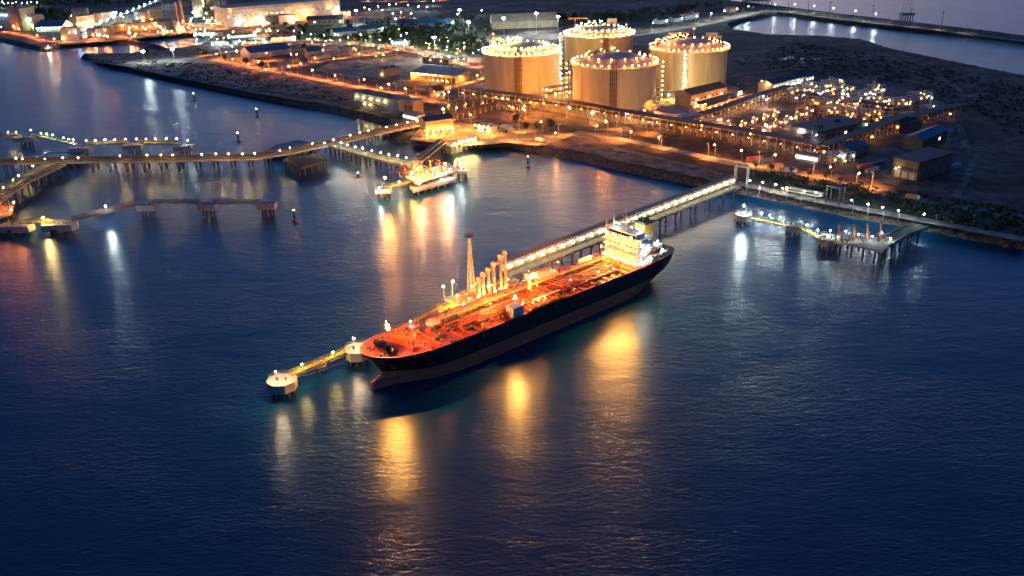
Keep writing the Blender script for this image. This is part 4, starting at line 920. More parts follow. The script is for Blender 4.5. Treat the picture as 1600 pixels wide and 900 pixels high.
# ------------------------------------------------------------------ storage tanks
def tank(px, py, label, stair, stair2, lit, kit, rr=38.0, H=37.0):
    g = at(px, py, LZ); ang = math.atan2(g.x, g.y)
    root = thing('storage_tank', label, 'storage tank', (g.x, g.y, LZ), -ang, 'domed storage tanks')
    MB().lathe([(rr+1.5,-.3),(rr+1.5,1.0),(rr+.02,1.6)], n=72).build('base_ring', M['conc'], root)
    MB().lathe([(rr,1.2),(rr,H-1.6),(rr+.55,H-1.5),(rr+.55,H),(rr-1,H+.02)], n=96).build('wall', M['tank'], root, smooth=False)
    RD = ((rr-1)**2+81)/18.0
    MB().lathe([(rr-.9,H-.2)]+[((rr-1)*(1-i/13), H+math.sqrt(RD*RD-((rr-1)*(1-i/13))**2)-(RD-9)) for i in range(13)]+[(.01,H+9)], n=72).build('dome', M['dome'], root, smooth=True)
    MB().lathe([(rr+.56,H-.3),(rr+1.8,H-.3),(rr+1.8,H+.05),(rr+.56,H+.05)], n=72).build('rim_walkway', M['steel'], root)
    mb = MB()
    for q in (.6, 1.2): mb.lathe([(rr+1.7,H+q-.05),(rr+1.78,H+q),(rr+1.7,H+q+.05),(rr+1.7,H+q-.05)], n=72)
    for i in range(72): t = i*2*math.pi/72; mb.box((rr+1.7)*math.cos(t)-.05, (rr+1.7)*math.sin(t)-.05, H+.05, (rr+1.7)*math.cos(t)+.05, (rr+1.7)*math.sin(t)+.05, H+1.2)
    mb.build('rim_railing', M['steel'], root)
    pil = None
    for d in kit['pil']:
        if pil is None:
            pil = MB().box(rr-.5, -2.1, 1.2, rr+.75, 2.1, H-1.0).build('buttress', M['tank'], root); o = pil
        else: o = pil.copy(); COL.objects.link(o); o.parent = root
        o.rotation_euler = (0, 0, R(d))
    # stair tower with lamps up the wall
    def stairs(d, kd, e, n, step0=3):
        c, s = math.cos(R(d)), math.sin(R(d)); x, y = (rr+2.6)*c, (rr+2.6)*s
        st = thing('stair_tower', None, None, (x, y, 0), R(d)); st.parent = root
        mb = MB()
        for a in (-1.4, 1.4):
            for b in (-2.2, 2.2): mb.box(a-.12, b-.12, 0, a+.12, b+.12, H+1.5)
        for k in range(9):
            z = 1+k*4.2; mb.box(-1.4, -2.2, z, 1.4, 2.2, z+.12); mb.beam((1.3, -2.0 if k % 2 else 2.0, z), (1.3, 2.0 if k % 2 else -2.0, z+4.1), .3, .7)
        mb.build('stair_frame', M['dark'] if kd == 'd' else M['steel'], st)
        for k in range(n):
            MB().gem((3.2, 0, step0+k*(H-step0)/(n-1)), .5).build('lamp', lampmat(kd, e), st)
    stairs(*stair)
    if stair2: stairs(*stair2)
    # riser pipes up the wall
    mb = MB()
    for k in range(4):
        t = R(kit['riser'])+(k-1.5)*.045; mb.path([((rr+1.2)*math.cos(t), (rr+1.2)*math.sin(t), 1.0), ((rr+1.2)*math.cos(t), (rr+1.2)*math.sin(t), H+3), ((rr-12)*math.cos(t), (rr-12)*math.sin(t), H+5.2)], .42, n=7)
    for z in range(4, 36, 5): t = R(kit['riser']); mb.beam(((rr+.9)*math.cos(t-.1), (rr+.9)*math.sin(t-.1), z), ((rr+.9)*math.cos(t+.1), (rr+.9)*math.sin(t+.1), z), .3)
    mb.build('riser_pipe', M['rust'], root)
    # roof equipment
    rg = random.Random(px)
    for (cx, cy, w, d, z0, h) in kit['plat']:
        mb = MB()
        for sx in (-1, 1):
            for sy in (-1, 1): mb.box(cx+sx*w/2-.2, cy+sy*d/2-.2, H+.5, cx+sx*w/2+.2, cy+sy*d/2+.2, H+z0)
        for sx in (-1, 1): mb.beam((cx-w/2, cy+sx*d/2, H+1), (cx+w/2, cy+sx*d/2, H+z0-.3), .2); mb.beam((cx+w/2, cy+sx*d/2, H+1), (cx-w/2, cy+sx*d/2, H+z0-.3), .2)
        mb.box(cx-w/2-.8, cy-d/2-.8, H+z0, cx+w/2+.8, cy+d/2+.8, H+z0+.3)
        for q in (.7, 1.3):
            for sy in (-1, 1): mb.beam((cx-w/2-.7, cy+sy*(d/2+.7), H+z0+q), (cx+w/2+.7, cy+sy*(d/2+.7), H+z0+q), .09)
        if h: mb.box(cx-w/3, cy-d/3, H+z0+.3, cx+w/3, cy+d/3, H+z0+h)
        mb.build('roof_platform', M['steel'], root)
    for (cx, cy, h, L) in kit['crane']:
        MB().cyl((cx, cy, H), (cx, cy, H+h), .55, .5, n=8).box(cx-L*.55, cy-.5, H+h, cx+L, cy+.5, H+h+1.2).box(cx-L*.55, cy-.9, H+h-.6, cx-L*.3, cy+.9, H+h-.01).build('jib_crane', M['orange'], root)
    for (cx, cy, h) in kit['mast']:
        MS = MB().cyl((cx, cy, H+2), (cx, cy, H+h), .22, n=6).build('mast', M['steel'], root); MB().gem((cx, cy, H+h+.7), 1.0).build('lamp', lampmat('r', 14), MS)
    mb = MB()
    for i in range(26):
        a = R(kit['roofpipe'])+rg.uniform(-.6, .6); r0 = rg.uniform(16, 34); x, y = r0*math.cos(a), r0*math.sin(a); z = H+9*(1-(r0/37)**2); h = rg.uniform(1, 3.6)
        mb.cyl((x, y, z-.5), (x, y, z+h), rg.uniform(.2, .5), n=6); mb.beam((x, y, z+h), (x*rg.uniform(.7, 1.05), y*rg.uniform(.7, 1.05), z+h), .35)
    mb.build('roof_pipework', M['rust'] if lit != 'n' else M['steel'], root)
    proto = None; N = kit['n']; 
    for i in range(N):
        t = R(i*360.0/N+3)
        if proto is None: proto = MB().gem((0,0,0), .5).build('lamp', lampmat(lit, kit['e']), root); o = proto
        else: o = proto.copy(); COL.objects.link(o); o.parent = root
        o.location = ((rr+.9)*math.cos(t), (rr+.9)*math.sin(t), H+2.2+(.4 if i % 2 else 0)); q_ = rg.uniform(.65, 1.15); o.scale = (q_, q_, q_)
    mb = MB()
    for i in range(N): t = R(i*360.0/N+3); x, y = (rr+1.3)*math.cos(t), (rr+1.3)*math.sin(t); mb.box(x-.06, y-.06, H, x+.06, y+.06, H+2.3)
    mb.build('lamp_pole_ring', M['steel'], root)
    for i in range(kit['inner']):
        t = R(i*360.0/kit['inner']+7)
        o = proto.copy(); COL.objects.link(o); o.parent = root; o.location = (27*math.cos(t), 27*math.sin(t), H+9*(1-(27/37)**2)+2.2); q_ = rg.uniform(.6, 1.1); o.scale = (q_, q_, q_)
    for i in range(kit['top']):
        a = R(kit['roofpipe'])+rg.uniform(-1.1, 1.1); r0 = rg.uniform(6, 35); z = H+9*(1-(r0/37)**2)+rg.uniform(2.5, 5)
        o = proto.copy(); COL.objects.link(o); o.parent = root; o.location = (r0*math.cos(a), r0*math.sin(a), z)
    return root
tank(816,138,'domed tank at the left of the four, with yellow lit rim', (-28,'n',130,8), None, 'y',
     dict(pil=(-118,-62,30,120), riser=-95, plat=[(-25,14,14,8,9,3),(18,20,10,8,7,0)], crane=[], mast=[(-28,12,15)], roofpipe=150, n=44, e=230, top=22, inner=26))
tank(935.5,105,'rearmost domed tank, mostly hidden behind the front tank', (176,'y',150,10), None, 'y',
     dict(pil=(-70,-130,60,150), riser=-80, plat=[(14,18,16,9,8,6)], crane=[(-27,10,15,14)], mast=[(30,6,8)], roofpipe=110, n=44, e=230, top=22, inner=24))
tank(959,161,'nearest domed tank, in front of the other three', (186,'d',26,9), (2,'o',80,9), 'o',
     dict(pil=(-90,-30,-142,90), riser=-91, plat=[(-16,10,8,6,8,3)], crane=[(-12,14,9,6)], mast=[(-12,8,17)], roofpipe=150, n=36, e=190, top=10, inner=14))
tank(1073.5,133,'domed tank at the right with a ladder of white lamps', (-94,'p',150,9), None, 'o',
     dict(pil=(-60,-115,40,130), riser=190, plat=[(22,18,18,9,8,4)], crane=[(-14,16,11,13)], mast=[(4,20,15)], roofpipe=165, n=44, e=210, top=22, inner=20))

# ------------------------------------------------------------------ buildings
def bld(name, label, A, B, depth, h, wall='wall_grey', roof='roof_grey', style='flat', rows=0, cols=0, litfrac=.3, lamp_list=(), z=LZ, group=None, doors=0, lit='n', lit_e=2.0, open_front=False, cat=None, base=0.0, wsize=(1.2, 1.0)):
    p, q = at(*A, z), at(*B, z); d = q-p; L = d.length; ang = math.atan2(d.y, d.x); rg = random.Random(hash((A, B)) & 0xffff)
    root = thing(name, label, cat or name.replace('_', ' ').split()[-1], (p.x, p.y, z), ang, group)
    mb = MB()
    if open_front:
        mb.box(0, depth-.3, base-.3, L, depth, h); mb.box(0, 0, base-.3, .3, depth-.31, h); mb.box(L-.3, 0, base-.3, L, depth-.31, h)
        n = max(2, int(L/6))
        for i in range(1, n): mb.box(L*i/n-.2, .1, -.3, L*i/n+.2, .5, h)
    else: mb.box(0, 0, base-.3, L, depth, h)
    if base > 0.5:
        n = max(2, int(L/6))
        for i in range(n+1):
            for y in (.4, depth-.4): mb.box(max(0,L*i/n-.3), y-.3, -.3, min(L,L*i/n+.3), y+.3, base-.301)
    mb.build('wall', M[wall], root)
    rb = MB(); o = .6
    if style == 'gable':
        r_ = depth*.22; y0, ym, y1 = -o, depth/2, depth+o
        rb.add([(-o,y0,h),(L+o,y0,h),(L+o,ym,h+r_),(-o,ym,h+r_),(-o,y1,h),(L+o,y1,h),(-o,y0,h-.25),(L+o,y0,h-.25),(L+o,ym,h+r_-.25),(-o,ym,h+r_-.25),(-o,y1,h-.25),(L+o,y1,h-.25)],
               [(0,1,2,3),(3,2,5,4),(7,6,9,8),(8,9,10,11),(0,6,7,1),(4,5,11,10),(0,3,9,6),(3,4,10,9),(1,7,8,2),(2,8,11,5)])
        gb = MB().add([(.05,.05,h-.2),(.05,depth-.05,h-.2),(.05,ym,h+r_-.3),(L-.05,.05,h-.2),(L-.05,depth-.05,h-.2),(L-.05,ym,h+r_-.3)], [(0,2,1),(3,4,5)]); gb.build('gable_wall', M[wall], root)
    elif style == 'mono':
        rb.add([(-o,-o,h),(L+o,-o,h),(L+o,depth+o,h+depth*.14),(-o,depth+o,h+depth*.14),(-o,-o,h-.3),(L+o,-o,h-.3),(L+o,depth+o,h+depth*.14-.3),(-o,depth+o,h+depth*.14-.3)], [(0,1,2,3),(7,6,5,4),(0,4,5,1),(1,5,6,2),(2,6,7,3),(3,7,4,0)])
    else:
        rb.box(-o, -o, h, L+o, depth+o, h+.45)
        if L > 20: rb.box(L*.2, depth*.3, h+.45, L*.2+3, depth*.3+2.5, h+2); rb.box(L*.65, depth*.5, h+.45, L*.65+4, depth*.5+2, h+1.7)
    rb.build('roof', M[roof], root)
    for r_ in range(rows):
        zz = base+(h-base)*(r_+.55)/rows
        for c in range(cols):
            x = L*(c+.5)/cols; on = rg.random() < litfrac
            MB().box(x-wsize[0], -.06, zz-wsize[1], x+wsize[0], .06, zz+wsize[1]).build('window', lampmat(lit, lit_e) if on else M['glass'], root)
    for k in range(doors): x = L*(k+.7)/(doors+.4); MB().box(x-1.8, -.09, 0, x+1.8, .08, min(4.2, h*.7)).build('door', M['steel'], root)
    for (fx, fy, fz, kd, e, r_) in lamp_list:
        MB().gem((fx*L, fy, fz), r_).build('lamp', lampmat(kd, e), root)
    return root
row = lambda n, y, z, k, e, r_=.45, a=.06, b=.94: [(a+(b-a)*i/(n-1), y, z, k, e, r_) for i in range(n)]
# near the left pier
w = bld('warehouse', 'long two storey grey warehouse on the rubble shore', (554,165), (624,179), 14, 13, 'wall_grey', 'roof_dark', rows=0, lamp_list=row(5, -1.0, 9.5, 'y', 130, .5, .08, .72)+row(2, -1.0, 4, 'y', 110, .5, .25, .38), doors=3)
MB().box(0, -3.5, 6.0, 40, -.02, 6.4).build('canopy', M['roof_grey'], w)
bld('annex_block', 'small pinkish block at the right end of the grey warehouse', (632,177), (646,180), 12, 12, 'wall_tan', 'roof_grey', cat='building', rows=1, cols=2, litfrac=0)
bld('gate_office', 'low office with bright green white windows beside the warehouse', (630,187), (652,192), 9, 6, 'wall_white', 'roof_grey', rows=1, cols=6, litfrac=1.0, lit='g', lit_e=5, cat='office')
bld('pier_house', 'orange lit house on posts at the head of the long pier', (666,214), (709,208), 13, 12.5, 'wall_tan', 'roof_dark', 'gable', base=6, cat='house',
    lamp_list=row(6, -1.5, 4.5, 'o', 330, .5)+row(4, 4, 4.0, 'o', 300, .5)+[(-.05,-5,3,'o',500,.5),(.2,-6,3,'o',350,.5),(.5,-7,3,'o',350,.5),(.8,-8,3,'o',350,.5)])
bld('pump_building', 'dark roofed house between the warehouse and the left tank', (681,157), (695,155), 16, 9, 'wall_tan', 'roof_dark', 'gable', rows=1, cols=2, lamp_list=[(.95,-.8,5,'y',140,.5)], cat='building')
bld('store_shed', 'pink walled shed with flat roof on the sandy plot', (601,121), (627,117), 14, 9, 'wall_tan', 'roof_dark', doors=1, lamp_list=[(-.05,4,3,'y',90,.5)], cat='shed')
bld('lit_depot', 'open fronted depot full of orange lamps behind the shed', (642,124), (712,131), 26, 8, 'wall_tan', 'roof_grey', 'mono', open_front=True, cat='depot', lamp_list=row(7, 3, 6.0, 'o', 450, .55, .04, .5)+row(6, 9, 5.0, 'o', 420, .55, .05, .55)+row(5, 15, 5.0, 'o', 420, .55, .06, .55)+row(4, -6, 3, 'o', 250, .5, .58, .9))
bld('guard_house', 'pale guard house beside the orange ring road', (660,97), (702,101), 10, 6, 'wall_tan', 'roof_dark', rows=1, cols=5, litfrac=.2, cat='house')
bld('white_shed', 'bright white low shed left of the tanks by the trees', (730,97), (752,99), 14, 7, 'wall_white', 'roof_grey', cat='shed')
bld('blue_shed', 'long shed with blue green roof left of the tan house', (392,92), (455,84), 30, 7, 'wall_grey', 'roof_blue', 'gable', cat='shed')
bld('tan_house', 'tan house with blue roof on the sandy plot', (482,92), (504,90), 22, 9, 'wall_tan', 'roof_blue', 'gable', doors=1, cat='house')
bld('tan_annex', 'low pinkish annex in front of the tan house', (486,95), (517,90), 7, 4.5, 'wall_tan', 'roof_grey', cat='annex', lamp_list=[(.2,-1,3,'o',60,.4)])
bld('canteen', 'low orange lit canteen at the quay corner right of the pier house', (742,205), (765,209), 10, 5, 'wall_white', 'roof_grey', rows=1, cols=5, litfrac=.9, lit='n', lit_e=4, cat='canteen', lamp_list=row(4, -1, 5.6, 'o', 300, .5))
bld('bus_shelter', 'tiny pale roofed shelter right of the canteen', (781,205), (794,207), 6, 4, 'wall_white', 'wall_white', open_front=True, cat='shelter')
# lit intake wall at the water
g0, g1 = at(705,239,1.0), at(743,229,1.0); d = g1-g0; rt_ = thing('intake_structure', 'yellow lit concrete water intake between the rubble slopes', 'intake', (g0.x, g0.y, 0), math.atan2(d.y, d.x)); L = d.length
MB().box(0, 0, -2, L, 9, 6.2).build('wall', M['conc'], rt_); MB().box(-2, -1.6, 6.21, L+1, 9.5, 6.7).build('deck', M['conc'], rt_)
mb = MB()
for i in range(6): mb.box(L*i/5-.5, -1.4, -2, L*i/5+.5, -.02, 6.2)
mb.build('buttress', M['conc'], rt_)
mb = MB(); mb.add([(L+1,-3,-1),(L+5,-6,-1),(L+5,6,5.3),(L+1,6,6.3)], [(0,1,2,3)]); mb.build('wing_wall', M['conc'], rt_)
for i in range(6): MB().gem((L*(i+.4)/6, -2.8, 8.6), .5).build('lamp', lampmat('y', 700), rt_)
mb = MB()
for i in range(6): mb.beam((L*(i+.4)/6, -.5, 6.7), (L*(i+.4)/6, -2.6, 8.9), .15)
mb.build('lamp_bracket', M['steel'], rt_)

# power plant and town across the top left
bld('boiler_block', 'pale stepped power block at the far left with a row of white lamps', (-8,44), (20,47), 25, 28, 'wall_grey', 'roof_grey', cat='power plant', lamp_list=row(8,-4.0,24,'w',34,.8))
bld('boiler_block', 'tall pale power block second from the left', (18,47), (37,49), 25, 36, 'wall_tan', 'roof_grey', cat='power plant', lamp_list=[(.3,-1,6,'o',240,.8)])
bld('boiler_block', 'lower power block speckled with green white lamps', (36,47), (54,48), 22, 24, 'wall_tan', 'roof_grey', cat='power plant', lamp_list=[(.1+.17*i, -1.2, 6+((i*7) % 5)*4, 'g' if i % 2 else 'w', 150, .8) for i in range(6)]+[(.2,-3.0,18,'g',91,.8),(.5,-3.0,20,'w',91,.8),(.8,-3.0,12,'g',91,.8)])
bld('coal_shed', 'long low blue roofed shed with a row of white lamps by the basin', (58,50), (98,49), 40, 8, 'wall_white', 'roof_blue', 'gable', cat='shed', lamp_list=row(6,-3.5,6,'w',54,.85))
bld('silo_block', 'orange lit square block at the harbour basin corner', (97,63), (121,62), 18, 17, 'wall_tan', 'wall_tan', cat='building', lamp_list=[(1.02,-2,12,'b',200,.9),(.1,-2,3,'y',152,.8),(.6,-2,11,'o',72,.7)])
bld('domed_store', 'pale curved roof store in front of the dark trees', (113,28), (136,27), 22, 12, 'wall_tan', 'wall_tan', 'gable', cat='store')
bld('plant_hall', 'orange lit hall below the pale curved store', (122,42), (150,38), 20, 16, 'wall_tan', 'wall_tan', cat='hall', lamp_list=[(0,-3,4,'o',360,.9),(.4,-3,3,'n',280,.9),(.8,-3,5,'o',240,.8)], rows=1, cols=3)
bld('plant_hall', 'orange lit hall with a step beside the conveyor', (161,36), (183,32), 18, 16, 'wall_tan', 'wall_tan', cat='hall', lamp_list=[(-.2,-3,4,'n',360,.9),(.9,-5.0,14,'w',120,.8)])
bld('plant_hall', 'long low orange hall right below the conveyor', (150,58), (178,52), 14, 11, 'wall_tan', 'wall_tan', cat='hall', lamp_list=[(.1,-4.0,3,'w',120,.8),(.5,-2,8,'o',100,.7)])
bld('plant_hall', 'tan hall above the upper harbour basin', (178,50), (206,47), 14, 11, 'wall_tan', 'roof_grey', cat='hall', rows=1, cols=4, litfrac=.3, lamp_list=[(.5,-2,8,'o',240,.8)])
bld('plant_hall', 'wide orange hall with lamps along its front above the basin', (200,50), (248,46), 22, 12, 'wall_tan', 'wall_tan', cat='hall', lamp_list=row(5,-2,6,'o',70,.85)+[(.9,-2,9,'o',160,.8)])
bld('dark_shed', 'dark blue shed at the right of the orange halls', (249,49), (272,48), 20, 15, 'roof_dark', 'roof_dark', cat='shed', lamp_list=[(.3,-2,2,'y',280,.8)])
bld('switch_house', 'small orange house with two lamps beside the dark shed', (276,50), (289,49), 12, 10, 'wall_tan', 'wall_tan', cat='house', lamp_list=[(.3,-2,4,'o',240,.8),(.7,-2,4,'y',200,.7)])
bld('conveyor_house', 'pale box hall on the slope near the chimney', (236,31), (255,29), 16, 16, 'wall_tan', 'wall_tan', cat='hall')
bld('conveyor_house', 'grey box hall left of the pale one near the chimney', (218,32), (236,30), 16, 14, 'wall_grey', 'roof_grey', cat='hall', lamp_list=[(.3,-2,4,'o',200,.8)])
bld('boiler_tower', 'tall pale boiler tower right of the chimney', (303,26), (318,26), 22, 42, 'wall_tan', 'roof_grey', cat='tower', lamp_list=[(.1,-4.0,8,'w',120,.9),(.5,-4.0,10,'w',120,.9),(.9,-4.0,14,'g',96,.9),(.4,-4.0,2,'w',120,.9)])
fr = thing('boiler_scaffold', 'open steel boiler frame glittering with white lamps', 'power plant', at(320,36,LZ)); r5 = random.Random(9); mb = MB()
for i in range(6):
    for j in range(3): mb.box(i*7-.4, j*9-.4, 0, i*7+.4, j*9+.4, 44)
for k in range(6):
    mb.box(-.3, -.3, k*8+3, 35.3, 18.3, k*8+3.4)
mb.box(6, 4, 0, 24, 14, 40); mb.build('steel_frame', M['dark'], fr)
mb = MB(); mb.box(35.8, -.5, 0, 39, 18, 40); mb.build('elevator_shaft', M['dark'], fr)
for i in range(28): MB().gem((r5.uniform(0, 35), -1.2, r5.choice([3, 7, 11, 15, 19, 23, 27, 31, 35, 39])+1), .8).build('lamp', lampmat(r5.choice(['w', 'w', 'w', 'g', 'o']), 180), fr)
for kx, (cx, cy, lb, h) in enumerate([(287,37,'tall orange lit chimney leaning over the boiler tower',46),(280,41,'slimmer orange chimney beside the tall one',38)]):
    ch = thing('chimney', lb, 'chimney', at(cx, cy, LZ)); MB().cyl((0,0,-.3),(0,0,h),2.6-kx*.6,1.7-kx*.5,n=14).build('shaft', M['orange'], ch); MB().gem((0,-2.5,4),.8).build('lamp', lampmat('o', 400), ch)
fac = bld('turbine_hall', 'huge pale turbine hall at the top edge with small lit windows', (355,43), (533,27), 60, 30, 'wall_white', 'roof_grey', cat='factory', rows=1, cols=22, litfrac=.6, lit='y', lit_e=3, base=0, wsize=(1.6,.7), lamp_list=[(.04,-3,26,'o',120,.7),(.1,-5.0,6,'w',120,.8),(.2,-4,4,'o',360,1),(.42,-6,8,'n',440,1.1),(.55,-6,9,'o',440,1.1),(.68,-6,11,'o',560,1.2),(.9,-4,20,'o',200,.9),(.97,-4,12,'n',280,.9)])
MB().box(4, -.8, 26.4, 170, -.05, 27.2).build('ledge', M['yellow'], fac)
bld('white_hall', 'brightly lit white hall in front of the turbine hall', (437,38), (460,37), 18, 14, 'wall_white', 'roof_grey', cat='hall', lamp_list=[(.8,-4,10,'o',480,1),(1.1,-4,8,'n',480,1)])
bld('grey_hall', 'dark hall left of the brightly lit white hall', (415,38), (436,37), 16, 11, 'roof_dark', 'roof_dark', cat='hall', lamp_list=[(-.2,-5.0,4,'g',120,.8),(-.3,-5.0,8,'w',108,.8),(.05,-5.0,2,'g',120,.8)])
bld('office_villa', 'brown hipped office among the trees', (480,40), (536,38), 22, 9, 'wall_tan', 'roof_dark', 'gable', rows=1, cols=7, litfrac=.3, lit='g', lit_e=4, cat='office')
bld('orange_canopy', 'orange lit canopy at the right end of the turbine hall', (520,27), (548,25), 16, 8, 'wall_tan', 'orange', cat='canopy', open_front=True, lamp_list=[(.2,2,5,'o',360,1),(.7,2,5,'n',360,1),(.9,-4,6,'o',280,.8)])
bld('truck_shed', 'white lit truck shed above the harbour basin end', (303,58), (342,58), 14, 6, 'wall_grey', 'roof_grey', cat='shed', open_front=True, lamp_list=row(5, -1, 5, 'w', 141, .9, .1, .8))
bld('fuel_station', 'green and white lit station canopy', (356,63), (397,60), 12, 6, 'wall_grey', 'hedge', cat='fuel station', open_front=True, lamp_list=row(9,-3.0,4.5,'w',43,.8)+[(.05,-3.0,7,'g',120,.8),(1.04,-3.0,5,'w',336,1.1)])
bld('goods_shed', 'white lit goods shed below the station canopy', (330,72), (372,70), 14, 6, 'wall_grey', 'roof_grey', cat='shed', lamp_list=row(4,-4.0,3,'w',42,.8))
bld('parking_shelter', 'orange and white shelter right of the goods shed', (378,71), (420,70), 14, 5, 'wall_white', 'roof_grey', open_front=True, cat='shelter', lamp_list=[(.1,2,4,'o',280,.8),(.5,2,4,'o',240,.8),(.9,0.0,4,'w',144,.8)])
bld('school_block', 'pink roofed low block beside the pale road', (424,67), (462,64), 14, 7, 'wall_white', 'orange', 'gable', cat='building', lamp_list=[(.1,-2,5,'o',200,.7),(.4,-2,6,'o',280,.8),(.95,-2,5,'n',200,.8)])
bld('blue_long_shed', 'long grey blue shed among the dark trees', (523,58), (558,55), 22, 7, 'wall_white', 'roof_blue', 'gable', cat='shed')
bld('blue_long_shed', 'second grey blue shed behind the first among the trees', (566,54), (600,50), 22, 7, 'wall_white', 'roof_blue', 'gable', cat='shed')
bld('grey_roof_hall', 'wide low grey hall behind the trees', (620,42), (705,42), 24, 6, 'wall_grey', 'roof_blue', 'gable', cat='hall')
bld('white_kiosk', 'bright white kiosk where the pale road bends', (613,71), (638,71), 10, 5, 'wall_grey', 'wall_grey', cat='kiosk', lamp_list=row(5,-3.5,3.5,'w',42,.7))
bld('tented_store', 'pale wide roofed store behind the left tank', (770,46), (872,42), 45, 10, 'wall_tan', 'wall_tan', 'gable', cat='store')
bld('village_house', 'pale house farthest left along the causeway road', (1030,38), (1042,36), 12, 6, 'wall_white', 'roof_dark', 'gable', cat='house', group='houses along the causeway road')
bld('village_house', 'pale house second along the causeway road', (1053,35), (1066,33), 12, 6, 'wall_white', 'roof_dark', 'gable', cat='house', group='houses along the causeway road')
bld('village_house', 'pale house third along the causeway road', (1070,32), (1085,29), 12, 7, 'wall_white', 'orange', 'gable', cat='house', group='houses along the causeway road')
bld('village_house', 'white tall house fourth along the causeway road', (1086,29), (1092,28), 10, 9, 'wall_white', 'roof_dark', 'gable', cat='house', group='houses along the causeway road')
bld('village_house', 'orange roofed house last along the causeway road', (1140,20), (1152,18), 12, 6, 'wall_tan', 'orange', 'gable', cat='house', group='houses along the causeway road')
# buildings of the process plant
bld('compressor_house', 'orange lit hall with dark roof below the right tank', (1079,168), (1135,154), 18, 11, 'wall_tan', 'roof_dark', 'gable', cat='hall', rows=1, cols=9, litfrac=.25, lit='n', lit_e=2.5, lamp_list=row(5, -3, 4, 'o', 260, .5))
bld('compressor_house', 'long low dark roofed hall between the tank hall and the pipe racks', (1104,178), (1176,157), 12, 7, 'wall_tan', 'roof_dark', 'mono', cat='hall', open_front=True, lamp_list=row(8, 0, 4.5, 'o', 250, .5)+[(.2,-3,4,'n',500,.6),(.7,-3,4,'n',500,.6)])
bld('pump_hall', 'long hall with a row of white lit windows behind the plant', (1207,147), (1271,129), 16, 9, 'wall_tan', 'roof_dark', 'gable', cat='hall', rows=1, cols=14, litfrac=.75, lit='w', lit_e=3, lamp_list=row(7, -2, 4, 'w', 180, .5, .05, .7))
bld('blue_roof_hall', 'tan hall with blue roof in front of the right tank', (1022,187), (1070,196), 12, 8, 'wall_tan', 'roof_blue', 'mono', cat='hall', lamp_list=[(-.05,-2,4,'n',500,.6)])
bld('control_building', 'wide flat dark roofed control building', (1277,229), (1352,212), 26, 11, 'wall_dim', 'roof_dark', cat='building', rows=1, cols=8, litfrac=0.1, lamp_list=[(.97,-1,9,'g',30,.7)])
bld('control_cube', 'small flat roofed cube beside the control building', (1263,236), (1287,233), 9, 10, 'wall_dim', 'roof_dark', cat='building', lamp_list=[(.3,-2,12,'w',220,.5)])
bld('small_workshop', 'small blue roofed workshop behind the angled pipe rack', (1325,246), (1355,240), 12, 6, 'wall_dim', 'roof_blue', 'gable', cat='workshop')
bld('big_workshop', 'large dark roofed workshop on the right yard', (1393,274), (1432,283), 40, 12, 'wall_dim', 'roof_dark', cat='workshop', doors=3, rows=1, cols=6, litfrac=.15, lamp_list=[(.2,-2,6,'y',90,.5)])
bld('long_workshop', 'long narrow blue roofed workshop behind the large workshop', (1440,238), (1478,222), 14, 9, 'wall_dim', 'roof_blue', 'gable', cat='workshop', rows=1, cols=8, litfrac=.1)
bld('dark_workshop', 'dark roofed workshop beside the far pipe rack', (1404,208), (1440,202), 20, 7, 'wall_dim', 'roof_dark', cat='workshop')

# ------------------------------------------------------------------ pipe racks and process plant
def rack(label, px, z, h, w, step, m='dark', lampk='o', lamps_every=3, e=160, group='elevated pipe racks', levels=2, roof=True, lampz=None):
    pts = [at(x, y, z).to_2d() for x, y in px]; o0 = pts[0]; L = [p-o0 for p in pts]
    root = thing('pipe_rack', label, 'pipe rack', (o0.x, o0.y, z), 0, group)
    mb = MB()
    for lv in range(levels):
        zz = h*(0.62+.38*lv/(max(1, levels-1)))
        for k in range(5): q = MB().ribbon(L, .5, zz+.02, zz+.5+.15*(k % 2), off=-w/2+.8+k*(w-1.6)/4); mb.add(q.v, q.f)
    mb.build('pipe_run', M['rust'], root)
    if roof: MB().ribbon(L, w+.6, h+.75, h+1.0).build('cover', M['roof_dark'], root)
    bent = None; dist = 0; n = 0; lm = None
    for a, b in zip(L[:-1], L[1:]):
        sg = (b-a).length; ang = math.atan2((b-a).y, (b-a).x); t = (step-dist % step) % step
        while t < sg and n < 98:
            p = a.lerp(b, t/sg)
            if bent is None:
                mb = MB()
                for s in (-1, 1): mb.box(-.22, s*w/2-.22, -.3, .22, s*w/2+.22, h+.7)
                for lv in range(levels): zz = h*(0.62+.38*lv/(max(1, levels-1))); mb.box(-.2, -w/2, zz-.4, .2, w/2, zz)
                mb.beam((0, -w/2, .5), (0, w/2, h*.6), .14)
                bent = mb.build('support_bent', M['steel'], root); o = bent
            else: o = bent.copy(); COL.objects.link(o); o.parent = root
            o.location = (p.x, p.y, 0); o.rotation_euler = (0, 0, ang)
            if lamps_every and n % lamps_every == 0:
                if lm is None: lm = MB().gem((0,0,0), .45).build('lamp', lampmat(lampk, e), root); l = lm
                else: l = lm.copy(); COL.objects.link(l); l.parent = root
                nn = Vector((-math.sin(ang), math.cos(ang)))*(-w/2-.5 if n % 2 else 0); l.location = (p.x+nn.x+.8, p.y+nn.y, lampz or h*.5)
            n += 1; t += step
        dist += sg
    return root
rack('long main pipe rack running below the four tanks to the right', [(722,152),(802,163),(893,175),(957,188),(1064,206),(1160,222),(1281,246)], LZ, 9, 9, 7, lamps_every=2, e=230)
rack('pipe rack turning up to the right from the end of the main rack', [(1285,247),(1340,226),(1410,199)], LZ, 9, 8, 7, e=120)
rack('dark pipe rack slanting between the tank halls and the plant', [(1068,203),(1120,186),(1180,164),(1232,148)], LZ, 8, 9, 7, e=200, lamps_every=2)
